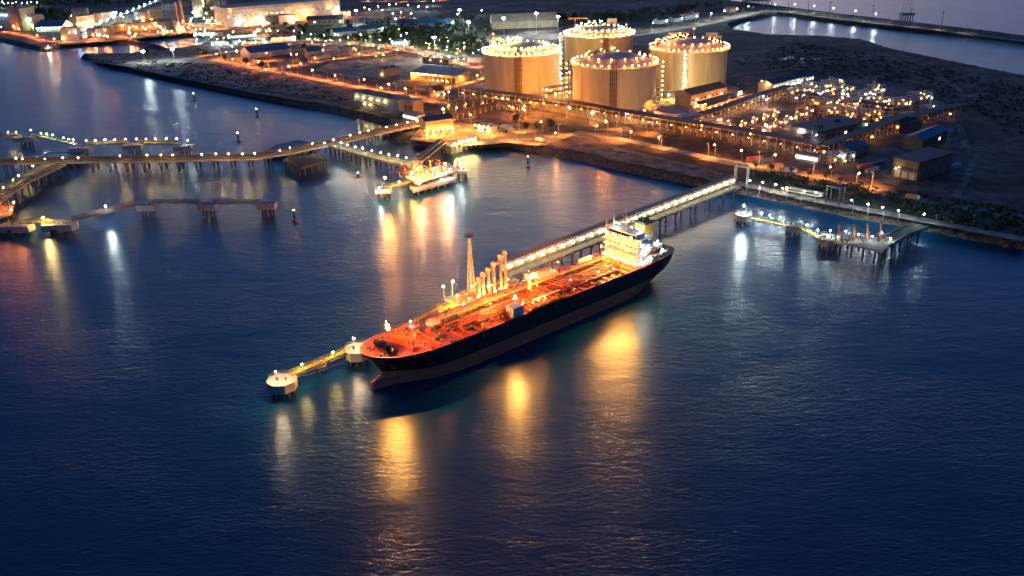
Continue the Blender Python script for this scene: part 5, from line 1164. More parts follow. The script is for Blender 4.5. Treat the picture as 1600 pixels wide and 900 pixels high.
rack('pipe rack beyond the vaporizers at the back of the plant', [(1238,158),(1300,166),(1390,182)], LZ, 8, 8, 7, e=110)
rack('low pipe rack along the left side of the pier apron', [(700,170),(760,165),(830,176)], LZ, 6, 6, 8, e=330, lamps_every=2, roof=False)
rack('low pipes on sleepers from the long pier to the tank yard', [(700,190),(740,178),(775,168)], LZ, 4, 9, 8, e=260, lamps_every=3, roof=False)
rack('short rack joining the nearest tank and the left tank', [(852,161),(905,150)], LZ, 13, 7, 9, e=300, lamps_every=1)
rack('far pipe rack on the right yard', [(1395,205),(1450,190),(1500,178)], LZ, 8, 8, 8, e=60)
def vapor(px, py, label, s=1.0, group='round vaporizers standing in two rows'):
    root = thing('vaporizer', label, 'vaporizer', at(px, py, LZ), 0, group)
    MB().lathe([(2.6*s,-.3),(2.6*s,5.5*s),(2.2*s,7.2*s),(1.1*s,8.3*s),(.01,8.6*s)], n=16).build('vessel', M['steel'], root)
    mb = MB()
    for z in (2.4, 5.4): mb.lathe([(2.62*s,z*s),(3.7*s,z*s),(3.7*s,z*s+.15),(2.62*s,z*s+.15)], n=16); mb.lathe([(3.6*s,z*s+1.1),(3.7*s,z*s+1.1),(3.7*s,z*s+1.2),(3.6*s,z*s+1.2),(3.6*s,z*s+1.1)], n=16)
    for i in range(6): t = i*1.047; mb.box(3.6*s*math.cos(t)-.1, 3.6*s*math.sin(t)-.1, -.3, 3.6*s*math.cos(t)+.1, 3.6*s*math.sin(t)+.1, 6.6*s)
    mb.build('gallery', M['steel'], root)
    mb = MB(); mb.path([(2.4*s,1,1.2),(6*s,2,1.2),(6*s,2,-.2)], .4); mb.path([(0,0,8.4*s),(0,0,9.8*s),(4.5*s,0,9.8*s),(4.5*s,0,.5)], .35); mb.build('pipework', M['rust'], root)
    for q in ((-2.8,-3.4,4.0),(2.5,-3.4,6.8),(0,3.6,7.4)): MB().gem((q[0]*s,q[1]*s,q[2]*s), .42).build('lamp', lampmat('o', 100), root)
for i, (x, y) in enumerate([(1196,210),(1213,203),(1230,197),(1246,190),(1262,184)]): vapor(x, y, f'{nth(i+1)} large vaporizer from the left in the front row')
for i, (x, y) in enumerate([(1142,206),(1160,200),(1178,194),(1195,189),(1211,183),(1175,213)]): vapor(x, y, f'{nth(i+1)} small vaporizer from the left in the rear row' if i < 5 else 'small vaporizer alone in front of the rear row', .68)
rp = random.Random(21)
def module(px, py, label, n=6, w=16, d=10, h=10, kd='n', e=160, nl=7):
    root = thing('process_unit', label, 'process unit', at(px, py, LZ), R(20), 'process units of the plant')
    mb = MB()
    for i in range(4):
        for j in range(3): mb.box(-w/2+w*i/3-.15, -d/2+d*j/2-.15, -.3, -w/2+w*i/3+.15, -d/2+d*j/2+.15, h)
    for z in (h*.35, h*.7, h): mb.box(-w/2-.3, -d/2-.3, z, w/2+.3, -d/2+d*.3, z+.2); mb.box(-w/2-.3, d*.2, z+.01, w/2+.3, d/2+.3, z+.21)
    for i in range(3): mb.beam((-w/2+w*i/3, -d/2, .2), (-w/2+w*(i+1)/3, -d/2, h*.35), .14)
    mb.build('frame', M['steel'], root)
    mb = MB()
    for i in range(n):
        x, y = rp.uniform(-w/2, w/2), rp.uniform(-d/2, d/2); r_ = rp.uniform(.5, 1.3); hh = rp.uniform(.4, 1.35)*h; MB().cyl((x, y, -.2), (x, y, hh), r_, n=9).ball((x, y, hh), r_, n=9, sq=.5).build('vessel', M['steel'], root)
    mb = MB()
    for i in range(14):
        x, y, z = rp.uniform(-w/2, w/2), rp.uniform(-d/2, d/2), rp.uniform(1, h); mb.path([(x, y, 0), (x, y, z), (x+rp.uniform(-6, 6), y, z)], .22, n=5)
    mb.build('pipework', M['rust'], root)
    for i in range(nl): MB().gem((rp.uniform(-w/2, w/2), -d/2-1, rp.uniform(2, h+1)), .45).build('lamp', lampmat(kd if i % 2 else 'o', e), root)
for i, q in enumerate([(1240,158,'w'),(1262,152,'n'),(1284,160,'w'),(1306,168,'w'),(1290,146,'n'),(1318,152,'w'),(1346,160,'w'),(1335,172,'n'),(1366,150,'w'),(1370,170,'n')]):
    module(q[0], q[1], ['process unit nearest the long hall with white windows','second process unit behind the vaporizers','third process unit behind the vaporizers','process unit at the right end of the vaporizer rows','process unit in the back row beside the long hall','middle process unit of the back row','right process unit of the back row','process unit above the control building','outermost process unit in the back row','outermost process unit of the middle row'][i], kd=q[2], e=38, nl=8)
for i, q in enumerate([(1085,190),(1102,184),(1122,196),(1098,200),(1090,176)]):
    module(q[0], q[1], ['orange lit pipe cluster left of the slanting rack','orange lit pipe cluster in front of the dark roofed hall','orange lit pipe cluster between the slanting rack and main rack','orange lit pipe cluster just above the main rack','orange lit pipe cluster below the right tank hall'][i], n=5, w=12, d=8, h=7, kd='o', e=110, nl=7)
for i, q in enumerate([(1303,256),(1318,252),(1388,196),(1420,190),(1450,178)]):
    module(q[0], q[1], ['pipe cluster with pale lamps where the racks meet','pipe cluster right of the place where the racks meet','dim process unit by the far rack','dim process unit right of the far rack','dim outermost process unit on the right yard'][i], n=5, w=12, d=8, h=7, kd='w', e=45 if i < 2 else 25, nl=4)
lm = [(1245,243),(1250,245),(1256,246),(1262,247),(1268,248),(1274,250)]
bld('lit_kiosk', 'glass fronted kiosk glowing white under the main pipe rack', (1243,250), (1276,256), 5, 5, 'wall_white', 'roof_grey', rows=1, cols=8, litfrac=1, lit='w', lit_e=1.6, cat='kiosk')
cr_ = thing('crawler_crane', 'black crane with raised lattice boom behind the control cube', 'crane', at(1272,234,LZ), R(200)); mb = MB()
mb.box(-3,-2.4,0,3,-1.2,1.2); mb.box(-3,1.2,0,3,2.4,1.2); mb.box(-3,-1.6,1.21,3,1.6,3.6); mb.build('body', M['dark'], cr_); mb = MB(); mb.beam((2,0,3),(4.2,0,20),.7); mb.beam((-2,0,3.6),(4.2,0,19.5),.12); mb.beam((4.2,0,20),(4.4,0,6),.08); mb.build('boom', M['dark'], cr_)

# ------------------------------------------------------------------ right jetty and quay
walkway((1174,340),(1230,352),6.6,'yellow walkway from the lit right dolphin to the next one', group='walkways of the right jetty', w=2.6)
walkway((1250,354),(1286,374),6.6,'yellow walkway sloping to the right loading platform', group='walkways of the right jetty', w=2.6)
dolphin(1162,335,5,'octagonal dolphin with a bright lamp at the left of the right jetty', z=6, cap=3.2, group='octagonal dolphins of the right jetty')
dolphin(1240,351,5,'octagonal dolphin halfway along the right jetty', z=6, cap=3.2, group='octagonal dolphins of the right jetty')
dolphin(1294,371,6,'octagonal dolphin touching the right loading platform', z=6, cap=3.2, group='octagonal dolphins of the right jetty')
rt_, c_, p_ = platform('loading platform of the right jetty with red uprights', [(1302,376),(1380,392),(1392,380),(1316,364)], 8.0)
for x in (-12, -4, 3, 10): MB().cyl((x, 2, 8), (x, 2, 16), .5, n=7).cyl((x, 2, 16), (x+.5, -1, 11), .3, n=6).ball((x, 2.4, 16.4), .9, n=8).build('loading_arm', M['orange'], rt_)
mb = MB(); r6 = random.Random(4)
for i in range(12): x, y = r6.uniform(-16, 16), r6.uniform(-2, 5); h = r6.uniform(1, 4); mb.cyl((x, y, 8), (x, y, 8+h), .3, n=6); mb.beam((x, y, 8+h), (x+r6.uniform(-5, 5), y, 8+h), .3)
mb.build('pipework', M['rust'], rt_)
for q in ((-13,0,11),(-8,3,13),(-2,1,12),(5,0,11),(11,2,12),(14,-2,10)): MB().gem(q, .4).build('lamp', lampmat('w', 120), rt_)
for y0 in (0,): trestle('short pier from the right loading platform to the shore', [(1385,378),(1412,362),(1440,352)], 8.0, 8, 10, 3, group='concrete piers on piles')
lamp(1167,322,'w',H=6,z=6,e=1300,r=.7,label='bright white lamp on the left dolphin of the right jetty')
lamps([(1190,333),(1203,336),(1219,339)], '{} lamp from the lit dolphin on the right jetty walkway', 'lamps of the right jetty walkway', H=3, z=6.6, style='pier', kind='w', e=380, r=.45)
lamps([(1261,351),(1278,359),(1298,360)], '{} lamp from the left on the sloping right walkway', 'lamps of the sloping right walkway', H=3, z=6.6, style='pier', kind='w', e=300, r=.45)
lamps([(1168,281),(1188,285),(1210,289),(1231,293),(1253,298),(1275,302),(1334,314),(1358,318),(1382,323),(1406,328),(1440,335)], '{} lamp from the left along the right quay road', 'lamps along the right quay road', H=7, kind='w', e=420, r=.5)
def gate(a, b, h, label, m='steel'):
    p, q = at(*a, LZ), at(*b, LZ); d = q-p; root = thing('portal_frame', label, 'gate', p, math.atan2(d.y, d.x)); L = d.length; mb = MB()
    for x in (0, L):
        for y in (0, 5): mb.box(x-.35, y-.35, -.3, x+.35, y+.35, h)
    for y in (0, 5): mb.box(-.4, y-.4, h, L+.4, y+.4, h+.8)
    for x in (0, L/2, L): mb.box(x-.3, .4, h+.01, x+.3, 4.6, h+.6)
    mb.build('frame', M[m], root); return root
gate((1147,286),(1166,288),11,'tall yellow lit portal where the lamp lit pier meets the shore')
gate((1290,316),(1310,321),10,'dark portal frame over the right quay road', 'dark')
p, q = at(1226,301,LZ), at(1284,312,LZ); d = q-p; rt_ = thing('tank_trailer', 'long pink trailer parked on the right quay road', 'trailer', p, math.atan2(d.y, d.x)); L = d.length
MB().box(0,0,1.2,L,2.6,4.0).build('box_body', M['wall_tan'], rt_); MB().box(L*.1,-.05,2.3,L*.5,-.005,3.2).box(L*.55,-.05,2.3,L*.92,-.005,3.2).build('side_panel', M['dark'], rt_)
for x in (.1,.16,.22,.78,.84,.9): MB().cyl((L*x,-.05,.55),(L*x,2.65,.55),.55,n=10).build('axle_wheels', M['dark'], rt_)
MB().gem((-1.5,0,2.5),.5).build('lamp', lampmat('y', 120), rt_)
lamp(1187,294,'r',H=3,e=25,r=.7,style='pier',label='red signal lamp on the right quay road')

# ------------------------------------------------------------------ offshore
g = at(1416,31,0); PY = thing('power_pylon', 'lattice pylon on a piled base in the far sea', 'pylon', g); mb = MB(); mb.box(-10,-6,7,10,6,10)
mb.build('base_platform', M['conc'], PY)
for x in (-8,-4,0,4,8):
    for y in (-4, 4): MB().cyl((x,y,-3),(x,y,7.1),.7,n=6).build('pile', M['pile'], PY)
lattice(PY, 6.5, .8, 62, 10, M['steel'], 9); mb = MB()
for z in (48, 56, 64): mb.beam((-9,0,z),(9,0,z),.5)
mb.build('cross_arm', M['steel'], PY)
g = at(1181,9,0); OP = thing('sea_platform', 'dark platform house on piles behind the causeway corner', 'platform', g); mb = MB()
for x in range(-20, 21, 8):
    for y in (-6, 6): MB().cyl((x,y,-3),(x,y,8.1),.8,n=6).build('pile', M['pile'], OP)
MB().box(-24,-9,8,24,9,9.5).build('deck', M['conc'], OP); MB().box(-20,-6,9.5,16,6,16).build('house', M['wall_grey'], OP); MB().box(-23,-8,16,19,8,17).build('roof', M['roof_dark'], OP)
lamps([(1019,36),(1043,32),(1066,28),(1087,25),(1110,21),(1130,17),(1150,14),(1170,10)], '{} lamp from the left along the causeway road', 'lamps along the causeway road', H=11, kind='w', e=800, r=.75)
lamps([(1213,7),(1241,7),(1272,9),(1302,13),(1336,17),(1370,22)], '{} lamp from the bend along the far breakwater', 'lamps along the far breakwater', H=11, kind='w', e=500, r=.7)
def mast_pole(px, py, h, label):
    MBo = thing('wire_pole', label, 'pole', at(px, py, LZ), 0, 'tall wire poles on the far breakwater'); MB().cyl((0,0,-.3),(0,0,h),.45,.3,n=6).beam((-2.5,0,h-1),(2.5,0,h-1),.3).build('post', M['dark'], MBo)
for i, (x, y) in enumerate([(1205,15),(1231,18),(1262,22),(1295,27),(1362,34),(1420,41),(1470,47)]): mast_pole(x, y, 24, f'{nth(i+1)} tall wire pole from the bend on the far breakwater')

# ------------------------------------------------------------------ road lamps, masts, town lights
lamps([(405,96),(453,104),(488,110),(525,118),(571,124),(607,131),(635,138),(598,137)], '{} orange street lamp from the left along the shore road', 'orange lamps along the shore road', e=620, r=.6)
lamps([(340,84),(372,80),(430,70,'d'),(486,67,'d'),(545,68,'d'),(584,71,'o',1100),(620,77),(660,84),(709,95,'o',1300)], '{} orange street lamp from the left along the ring road', 'orange lamps along the ring road', e=700, r=.7)
lamps([(362,92),(386,101),(415,108),(470,99),(520,91),(560,84)], '{} orange lamp from the left along the cross road', 'orange lamps along the cross road', e=420, r=.5, kind='d')
lamps([(0,42),(30,45),(60,55),(85,61),(130,58),(165,56),(210,53),(245,50),(20,40),(290,47)], '{} orange lamp from the left round the harbour basin', 'orange lamps round the harbour basin', e=450, r=.6, kind='d')
lamp(693,170,'o',H=16,e=2600,r=.9,label='bright orange lamp on a tall pole at the pier head')
lamps([(718,121),(745,118),(700,143),(712,168)], '{} orange lamp from the depot along the access road', 'orange lamps along the access road', e=600)
lamps([(865,208),(887,169,'o',900),(848,190),(930,196),(985,205),(1030,214)], '{} orange lamp from the left along the shore lane', 'orange lamps along the shore lane', e=500)
lamps([(1118,227),(1208,241),(1300,262),(1340,270),(1160,236)], '{} orange lamp from the left below the main pipe rack', 'orange lamps below the main pipe rack', e=800, H=8)
lamps([(820,165,'o',1300),(803,167),(822,172),(826,134,'o',700),(846,140,'o',500),(858,141,'o',500),(985,177,'n',600),(908,128,'o',500),(1010,172,'o',400),(880,155,'o',500)], '{} yard lamp from the left tank among the tank feet', 'yard lamps among the tank feet', e=900)
lamps([(1188,127,'y'),(1202,131,'y'),(1155,144,'n'),(1160,143,'o'),(1195,150,'w'),(1200,155,'w'),(1212,180,'o'),(1246,205,'w',300),(1199,196,'w',250),(1234,185,'w',250)], '{} yard lamp from the left around the vaporizers', 'yard lamps around the vaporizers', e=350)
for x, y, H_, e, lb in [(678,58,28,900,'brightest floodlight mast, between the dark wood and the pale road'),(718,15,28,800,'leftmost floodlight mast at the top of the wood'),(732,34,26,700,'floodlight mast on the right flank of the wood'),(787,28,28,600,'floodlight mast above the left tank'),(838,20,28,900,'floodlight mast behind the pale wide roofed store'),(872,25,28,800,'floodlight mast right of the pale wide roofed store'),(223,80,14,200,'left floodlight mast on the harbour mole'),(269,77,14,240,'right floodlight mast on the harbour mole'),(556,16,22,700,'floodlight mast at the right of the turbine hall')]:
    lamp(x, y, 'w', H=H_, e=e, r=.9, style='mast', label=lb, group='floodlight masts')
tw = [(460,48),(470,51),(484,53),(505,55),(482,61),(491,61,'o'),(498,63),(510,64),(518,62),(523,54),(530,55),(556,57),(563,54),(569,51),(579,56),(586,49),(595,62),(531,63,'w',500),(587,49),(600,43),(602,43),(605,43),(610,61),(611,65),(622,46,'y'),(627,55),(637,52),(631,63),(647,65),(664,67),(681,70),(688,63),(697,58),(702,64),(699,73),(699,78),(723,67),(726,73),(717,80),(739,83),(725,92),(718,92),(748,78)]
tw = [q if len(q) > 2 else (q[0], q[1], 'wgwyw'[i % 5]) for i, q in enumerate(tw)]
lamps(tw, '{} small white lamp from the left below the dark wood', 'small white lamps below the dark wood', kind='w', e=240, r=.5, H=7)
tw2 = [(609,7),(618,6),(639,8),(655,10),(666,11),(641,21,'w',700),(676,2),(568,12,'d'),(598,16,'d',800),(625,19,'d',800),(576,15),(613,21),(619,29),(634,30),(752,16,'g'),(708,35),(716,22),(590,10),(545,22,'d')]
lamps(tw2, '{} small lamp from the left behind the dark wood', 'small lamps behind the dark wood', kind='w', e=450, r=.75, H=8)
rl = random.Random(33); tw3 = []
for i in range(90):
    x = rl.uniform(110, 430); y = 62-(x-120)*.03+rl.uniform(-34, -2); tw3.append((x, y, rl.choice(['o', 'd', 'd', 'o', 'd', 'a', 'w', 'n', 'g']), rl.choice([200, 330, 520])))
tw3 += [(3,3,'w',500),(6,6,'w',700),(12,4,'y',500),(20,5,'w',400),(24,3,'d',500),(33,5,'w',500),(43,4,'w',400),(50,3,'w',400),(57,4,'g',300),(60,33,'o',1200),(66,30,'w',500),(111,25,'w',600)]
tw3.sort(); lamps(tw3, '{} plant lamp from the left among the orange power plant halls' if False else 'plant lamp {} from the left across the power plant yards', 'lamps across the power plant yards', r=.7, H=8, e=150)
lamps([(330,57,'w'),(350,66,'w'),(362,72,'b'),(376,64,'w'),(392,67,'w',800),(405,74,'w'),(412,62,'g'),(425,58,'g'),(432,48,'g'),(440,54,'o'),(448,60,'w'),(395,50,'o'),(385,40,'o'),(375,35,'w'),(338,66,'w',700)], '{} lamp from the left around the station canopy', 'lamps around the station canopy', e=160, r=.7, H=7)
# conveyor gallery
a, b = at(121,58,LZ), at(268,6,LZ); d = b-a; L = d.length; CV = thing('conveyor_bridge', 'long rising conveyor gallery edged with white lamps', 'conveyor', a, math.atan2(d.y, d.x)); mb = MB(); mb.beam((0,0,5),(L,0,16),4,3); mb.build('gallery', M['roof_blue'], CV); mb = MB()
for i in range(12): x = L*(i+.5)/12; z = 5+11*x/L-1.4; mb.beam((x-2,-1.5,0),(x,-1,z),.5); mb.beam((x+2,1.5,0),(x,1,z),.5)
mb.build('trestle_leg', M['steel'], CV); lm = None
for i in range(30):
    x = L*(i+.5)/30; o = None
    if lm is None: lm = MB().gem((0,0,0), .9).build('lamp', lampmat('w', 420), CV); o = lm
    else: o = lm.copy(); COL.objects.link(o); o.parent = CV
    o.location = (x, -2.6 if i % 2 else 2.4, 7.6+11*x/L)
# work boat at the harbour mouth
g = at(77,80,0); BO = thing('work_boat', 'small lit work boat at the harbour mouth', 'boat', g, R(-25)); MB().add([(-11,-3,1.6),(8,-3,1.6),(12,0,2.2),(8,3,1.6),(-11,3,1.6),(-10,-2.4,-.5),(7,-2.4,-.5),(10,0,-.5),(7,2.4,-.5),(-10,2.4,-.5)], [(0,1,2,3,4),(0,5,6,1),(1,6,7,2),(2,7,8,3),(3,8,9,4),(4,9,5,0)]).build('hull', M['orange'], BO); MB().box(-7,-1.8,1.5,1,1.8,4.6).build('cabin', M['shipwhite'], BO); MB().gem((-1,0,6.2),.9).build('lamp', lampmat('n', 1500), BO)

# ------------------------------------------------------------------ trees
def tree_proto(name, h, r, n, seed):
    rg = random.Random(seed); root = thing(name, None, None); mb = MB(); mb.cyl((0,0,-.3),(0,0,h*.5),.35,.18,n=6)
    for k in range(5): t = rg.uniform(0, 6.28); mb.cyl((0,0,h*(.3+.04*k)),(r*.55*math.cos(t), r*.55*math.sin(t), h*rg.uniform(.55, .8)),.14,.05,n=5)
    mb.build('trunk', M['bark'], root); mb = MB(); cl = [(rg.uniform(-.5, .5)*r, rg.uniform(-.5, .5)*r, h*rg.uniform(.5, .88), rg.uniform(.35, .62)*r) for _ in range(7)]
    for i in range(n):
        c = rg.choice(cl); v = Vector((rg.gauss(0, 1), rg.gauss(0, 1), rg.gauss(0, .75))).normalized()*c[3]*rg.uniform(.55, 1.08); p = Vector(c[:3])+v; s = rg.uniform(.35, .75)
        a = Vector((rg.gauss(0, 1), rg.gauss(0, 1), rg.gauss(0, 1))).normalized()*s; b = a.cross(Vector((rg.gauss(0, 1), rg.gauss(0, 1), rg.gauss(0, 1)))).normalized()*s*.7
        mb.add([p-a, p+b, p+a, p-b], [(0,1,2,3)])
    mb.build('crown', M['leaf'], root); return [root, False]
TP_ = [tree_proto('tree', 11, 4.6, 420, 1), tree_proto('tree', 9, 4.0, 360, 2), tree_proto('tree', 13, 5.2, 460, 3)]
def tree(px, py, label, group, k=None, s=1.0):
    pr = TP_[k if k is not None else rl.randrange(3)]
    if pr[1]: o = dup(pr[0])
    else: o = pr[0]; pr[1] = True
    o.location = at(px, py, LZ); o.rotation_euler = (0, 0, rl.uniform(0, 6.28)); o.scale = (s, s, s*rl.uniform(.85, 1.1)); tag(o, label, 'tree', group); return o
named = [(360,73,'dark tree beside the goods shed'),(312,86,'dark tree at the end of the mole nearest the basin'),(352,96,'round dark tree on the bend of the shore road'),(322,90,'low dark tree left of the ring road start'),(385,103,'dark tree between the ring road and the shore road'),(475,79,'lone dark tree above the tan house'),(423,66,'dark tree left of the pink roofed block'),(545,44,'tall dark tree right of the brown office'),(232,88,'leftmost dark tree on the sandy mole'),(410,110,'small dark tree below the cross road start'),
         (862,205,'dark bush tree behind the shore lane lamp'),(840,205,'dark tree left of the shore lane lamp'),(823,207,'dark tree in the middle of the shore lane garden'),(805,202,'dark tree nearest the tiny shelter')]
for x, y, lb in named: tree(x, y, lb, 'single trees on the port ground', s=.95)
for i, (x, y) in enumerate([(1236,272),(1264,276),(1290,281),(1313,287),(1345,292),(1205,268),(1180,264)]): tree(x, y, f'{nth(i+1)} small dark bush tree along the orange road at right' if i else 'first small dark bush tree along the orange road at right', 'small trees along the right road', k=1, s=.55)
for i in range(54):
    x = rl.uniform(425, 745); y = 58+(x-425)*.055+rl.uniform(-16, 8)
    if any(abs(x-a_)<18 and abs(y-b_)<5 for a_, b_ in ((545,57),(585,53),(626,71),(660,42))): y += 9
    tree(x, y, 'dark leafy tree standing among the lamps of the wood', 'trees among the lamps of the wood', s=rl.uniform(.8, 1.25))
def wood(label, poly, n, seed):
    rg = random.Random(seed); P_ = [at(x, y, LZ) for x, y in poly]; xs = [p.x for p in P_]; ys = [p.y for p in P_]; mb = MB(); c = 0
    def inside(x, y):
        r_ = False
        for i in range(len(P_)):
            a_, b_ = P_[i], P_[i-1]
            if (a_.y > y) != (b_.y > y) and x < (b_.x-a_.x)*(y-a_.y)/(b_.y-a_.y)+a_.x: r_ = not r_
        return r_
    while c < n:
        x, y = rg.uniform(min(xs), max(xs)), rg.uniform(min(ys), max(ys))
        if not inside(x, y): continue
        c += 1; h = rg.uniform(6, 13); r_ = h*.42; mb.cyl((x, y, LZ-.3), (x, y, LZ+h*.6), .3, n=4, cap=False)
        for i in range(46):
            v = Vector((rg.gauss(0, 1), rg.gauss(0, 1), rg.gauss(0, 1))).normalized(); p = Vector((x, y, LZ+h*.62))+Vector((v.x*r_, v.y*r_, v.z*h*.36))*rg.uniform(.6, 1.05); s = rg.uniform(.7, 1.5)
            a_ = Vector((rg.gauss(0, 1), rg.gauss(0, 1), rg.gauss(0, 1))).normalized()*s; b_ = a_.cross(Vector((rg.gauss(0, 1), rg.gauss(0, 1), rg.gauss(0, 1)))).normalized()*s*.7
            mb.add([p-a_, p+b_, p+a_, p-b_], [(0,1,2,3)])
    o = mb.build('woodland', M['leaf']); tag(o, label, 'woodland', kind='stuff')
wood('dark far off wood left of the tanks', [(560,36),(640,32),(735,28),(770,46),(760,92),(715,86),(640,68),(585,60)], 230, 5)
wood('dark far off tree belt behind the tanks', [(760,30),(960,24),(1080,14),(1170,4),(1150,6),(1060,24),(980,38),(880,42),(790,44)], 190, 6)
wood('dark tree belt at the far left behind the power blocks', [(36,36),(60,16),(112,22),(112,34),(90,42),(60,40)], 110, 7)
wood('dark tree belt along the top of the power plant', [(-20,20),(60,12),(240,8),(240,2),(100,2),(-20,10)], 110, 8)
# tall flood lamps added to brighten the tank walls, then low ones
for i, (x, y, k, e, H_, lb) in enumerate([(900,99,'y',1700,22,'added tall flood lamp at the foot of the rear tank'),(872,118,'o',1900,24,'added tall flood lamp between the left tank and the rear tank'),(852,140,'o',1300,18,'added tall flood lamp in front of the left tank'),(950,190,'o',900,14,'added flood lamp below the nearest tank')]):
    lamp(x, y, k, H=H_, e=e, r=.8, style='street', label=lb, group='added tall flood lamps of the tank yard')
for i, (x, y, k, e, lb) in enumerate([(838,152,'a',900,'left tank, right of its pipes'),(868,146,'o',900,'left tank, at its right end'),(785,153,'n',150,'left tank, at its left end'),(1045,148,'y',1100,'right tank, left of its white lamp ladder'),(1082,148,'y',1100,'right tank, right of its white lamp ladder'),(1118,143,'y',800,'right tank, at its right end'),(925,176,'n',240,'nearest tank, at its left'),(990,177,'a',420,'nearest tank, at its right'),(890,113,'y',800,'rear tank, on its left')]):
    lamp(x, y, k, H=5, e=e, r=.75, style='pier', label='low flood lamp washing the wall of the '+lb, group='low flood lamps washing the tank walls')
# shaded lamps that light the roads
road_lamps([(330,92),(400,107),(480,121),(560,137),(640,151),(700,163)], 'd', 13260, 30, 6, '{} shaded orange lamp from the left on the shore road', 'shaded lamps of the shore road')
road_lamps([(400,76),(470,68),(540,68),(600,74),(660,84),(740,105)], 'd', 13260, 32, 7, '{} shaded orange lamp from the left on the ring road', 'shaded lamps of the ring road')
road_lamps([(405,112),(450,105),(505,95),(560,88),(600,82),(650,72)], 'd', 10710, 34, 6, '{} shaded orange lamp from the left on the cross road', 'shaded lamps of the cross road')
road_lamps([(690,141),(730,130),(765,121)], 'o', 13260, 30, 6, '{} shaded orange lamp on the access road to the left tank', 'shaded lamps of the access road')
road_lamps([(712,200),(760,212),(800,222),(838,226),(872,216),(905,207)], 'o', 10710, 28, 6, '{} shaded orange lamp from the pier head on the shore lane', 'shaded lamps of the shore lane')
road_lamps([(930,215),(1010,232),(1100,248),(1180,262),(1290,283),(1400,304)], 'o', 8160, 40, 8, '{} shaded orange lamp from the left below the main pipe rack', 'shaded lamps below the main pipe rack')
road_lamps([(0,49),(40,56),(66,64),(100,67),(150,62),(205,57),(250,53),(300,51)], 'd', 13260, 40, 7, '{} shaded orange lamp from the left round the basin head', 'shaded lamps round the basin head')
road_lamps([(440,64),(500,63),(560,66),(640,76),(715,90)], 'p', 3900, 32, 7, '{} shaded white lamp from the left on the pale road', 'shaded lamps of the pale road')
road_lamps([(960,62),(1010,53),(1100,39),(1180,21),(1208,15)], 'p', 1500, 36, 8, '{} shaded pale lamp from the left on the causeway road', 'shaded lamps of the causeway road')
road_lamps([(1214,17),(1320,31),(1440,44),(1540,56)], 'p', 1500, 42, 7, '{} shaded pale lamp from the bend on the far breakwater', 'shaded lamps of the far breakwater')
road_lamps([(760,160),(830,170),(900,183),(960,197),(1060,214)], 'o', 10710, 30, -8, '{} shaded orange lamp from the left in front of the main rack', 'shaded lamps in front of the main rack')
road_lamps([(1100,215),(1180,218),(1260,205),(1330,195)], 'o', 5100, 36, 0.5, '{} shaded orange lamp from the left among the vaporizers', 'shaded lamps among the vaporizers')
road_lamps([(560,2),(640,3),(690,1)], 'd', 15300, 40, 7, '{} shaded orange lamp from the left on the far road', 'shaded lamps of the far road')

for i, q in enumerate([(1405,170,'n'),(1435,160,'w'),(1300,140,'n'),(1255,143,'n'),(1330,186,'o'),(1300,182,'o'),(1280,172,'o'),(1355,190,'o'),(1120,205,'o'),(1075,196,'o')]):
    module(q[0], q[1], ['process unit standing apart on the right yard','outermost process unit by the far dark flat','tall unit behind the back row, middle','tall unit behind the back row, left','unit in front of the middle row, third','unit in front of the middle row, second','unit in front of the middle row, first','unit in front of the middle row, fourth','cluster tucked against the main rack, right','cluster tucked against the main rack, left'][i], n=9, w=20, d=10, h=9, kd=q[2], e=45 if i > 1 else 18, nl=6)
road_lamps([(1110,165),(1180,170),(1260,168),(1340,176)], 'o', 7140, 34, 0.5, '{} added shaded orange lamp from the left along the plant lane', 'added shaded lamps of the plant lane')  # hooded lamps added to turn the plant ground more orange
road_lamps([(1180,150),(1150,148),(1010,172),(900,158)], 'o', 8840, 34, 0.5, '{} added shaded orange lamp from the right across the tank yard', 'added shaded lamps across the tank yard')  # row added to spread orange light over the tank yard

road_lamps([(112,46),(150,43),(190,40),(240,36),(300,38),(350,46)], 'd', 15300, 38, 4, '{} added shaded orange lamp from the left across the upper plant yard', 'added shaded lamps of the upper plant yard')  # hooded rows added to make the power plant ground glow orange
road_lamps([(125,62),(170,59),(215,53),(262,51),(330,49)], 'd', 15300, 38, 4, '{} added shaded orange lamp from the left across the lower plant yard', 'added shaded lamps of the lower plant yard')
road_lamps([(300,86),(345,90),(400,98),(440,94)], 'd', 15300, 34, 5, '{} added shaded orange lamp from the left beside the blue shed', 'added shaded lamps beside the blue shed')  # this row and the next added for more orange ground glow
road_lamps([(690,215),(745,216),(800,208),(850,200)], 'o', 10200, 28, 4, '{} added shaded orange lamp across the garden by the canteen', 'added shaded lamps of the canteen garden')

# scrub over the open flats, one loose cover
def scrub(label, poly, n, seed):
    rg = random.Random(seed); P_ = [at(x, y, LZ) for x, y in poly]; xs = [p.x for p in P_]; ys = [p.y for p in P_]; mb = MB(); c = 0
    while c < n:
        x, y = rg.uniform(min(xs), max(xs)), rg.uniform(min(ys), max(ys)); r_ = False
        for i in range(len(P_)):
            a_, b_ = P_[i], P_[i-1]
            if (a_.y > y) != (b_.y > y) and x < (b_.x-a_.x)*(y-a_.y)/(b_.y-a_.y)+a_.x: r_ = not r_
        if not r_: continue
        c += 1; h = rg.uniform(.5, 2.2)
        for i in range(5):
            p = Vector((x+rg.gauss(0, h*.6), y+rg.gauss(0, h*.6), LZ+h*.45)); a_ = Vector((rg.gauss(0, 1), rg.gauss(0, 1), rg.gauss(0, .6))).normalized()*h*.6; b_ = a_.cross(Vector((rg.gauss(0, 1), rg.gauss(0, 1), rg.gauss(0, 1)))).normalized()*h*.5
            mb.add([p-a_, p+b_, p+a_, p-b_], [(0,1,2,3)])
    tag(mb.build('undergrowth', M['leaf']), label, 'undergrowth', kind='stuff')
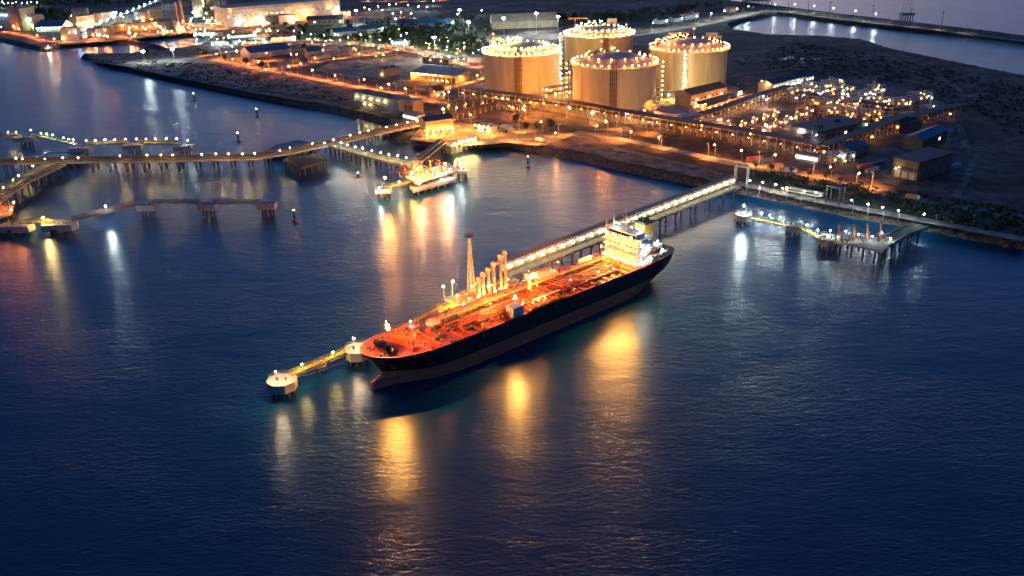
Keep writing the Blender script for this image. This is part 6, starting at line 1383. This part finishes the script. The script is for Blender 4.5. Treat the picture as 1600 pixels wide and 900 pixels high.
scrub('low dark scrub on the flat behind the right quay road', [(1150,276),(1290,306),(1500,352),(1600,372),(1600,330),(1480,310),(1350,292),(1200,268)], 700, 3)
scrub('low dark scrub on the flat right of the tanks', [(1135,98),(1250,66),(1400,92),(1600,135),(1600,220),(1520,180),(1400,130),(1240,112)], 900, 4)
scrub('low dark scrub along the sandy left strip', [(140,92),(330,100),(540,146),(545,160),(380,140),(200,108)], 420, 5)
# stacked containers and parked trucks
def container(px, py, rz, m, label, z=LZ):
    g = at(px, py, z); root = thing('shipping_container', label, 'container', g, R(rz), 'containers on the port ground'); MB().box(-6,-1.2,0,6,1.2,2.6).build('box_shell', M[m], root); mb = MB()
    for i in range(20): mb.box(-5.8+i*.6,-1.27,.15,-5.5+i*.6,-1.205,2.45)
    mb.build('rib', M[m], root); MB().box(6.005,-1.1,.1,6.07,1.1,2.5).build('door', M['steel'], root)
for i, (x, y, rz, m, lb) in enumerate([(1180,250,10,'orange','orange container lying below the main rack'),(1192,253,12,'roof_blue','blue container beside the orange one below the main rack'),(1350,262,30,'orange','orange container between the small and large workshops'),(1362,268,34,'wall_grey','grey container left of the large workshop'),(1372,258,30,'roof_blue','blue container left of the large workshop'),(1490,262,30,'wall_grey','grey container at the right edge yard'),(655,143,-8,'orange','orange container near the dark roofed house'),(664,146,-8,'roof_blue','blue container near the dark roofed house'),(560,104,5,'wall_grey','grey container alone on the sandy plot')]): container(x, y, rz, m, lb)
def truck(px, py, rz, m, label):
    g = at(px, py, LZ+.12); root = thing('parked_truck', label, 'truck', g, R(rz), 'trucks parked on the port roads'); MB().box(-4,-1.2,1.0,2.0,1.2,3.6).build('cargo_box', M[m], root); MB().box(2.3,-1.15,.7,4.2,1.15,2.9).build('cab', M['wall_white'], root)
    for x in (-3,-1.8,3.2):
        for y in (-1.1, 1.1): MB().cyl((x,y-.12,.5),(x,y+.12,.5),.5,n=10).build('wheel', M['dark'], root)
for x, y, rz, m, lb in ((445,117,-35,'wall_white','white truck parked on the left shore road'),(590,75,-30,'wall_grey','grey truck parked on the ring road'),(1235,270,-20,'wall_white','white truck parked below the main rack'),(1425,312,-20,'orange','orange truck parked at the right of the orange road'),(845,222,-40,'wall_white','white truck parked on the shore lane')): truck(x, y, rz, m, lb)

tw4 = []
for i in range(44):
    x = rl.uniform(300, 745); tw4.append((x, 66+(x-300)*.035+rl.uniform(-16, 14), rl.choice(['o', 'd', 'o', 'd', 'y', 'g']), rl.choice([200, 320, 450])))
tw4.sort(); lamps(tw4, '{} scattered yard lamp from the left between sheds and trees', 'scattered yard lamps between sheds and trees', r=.5, H=7)
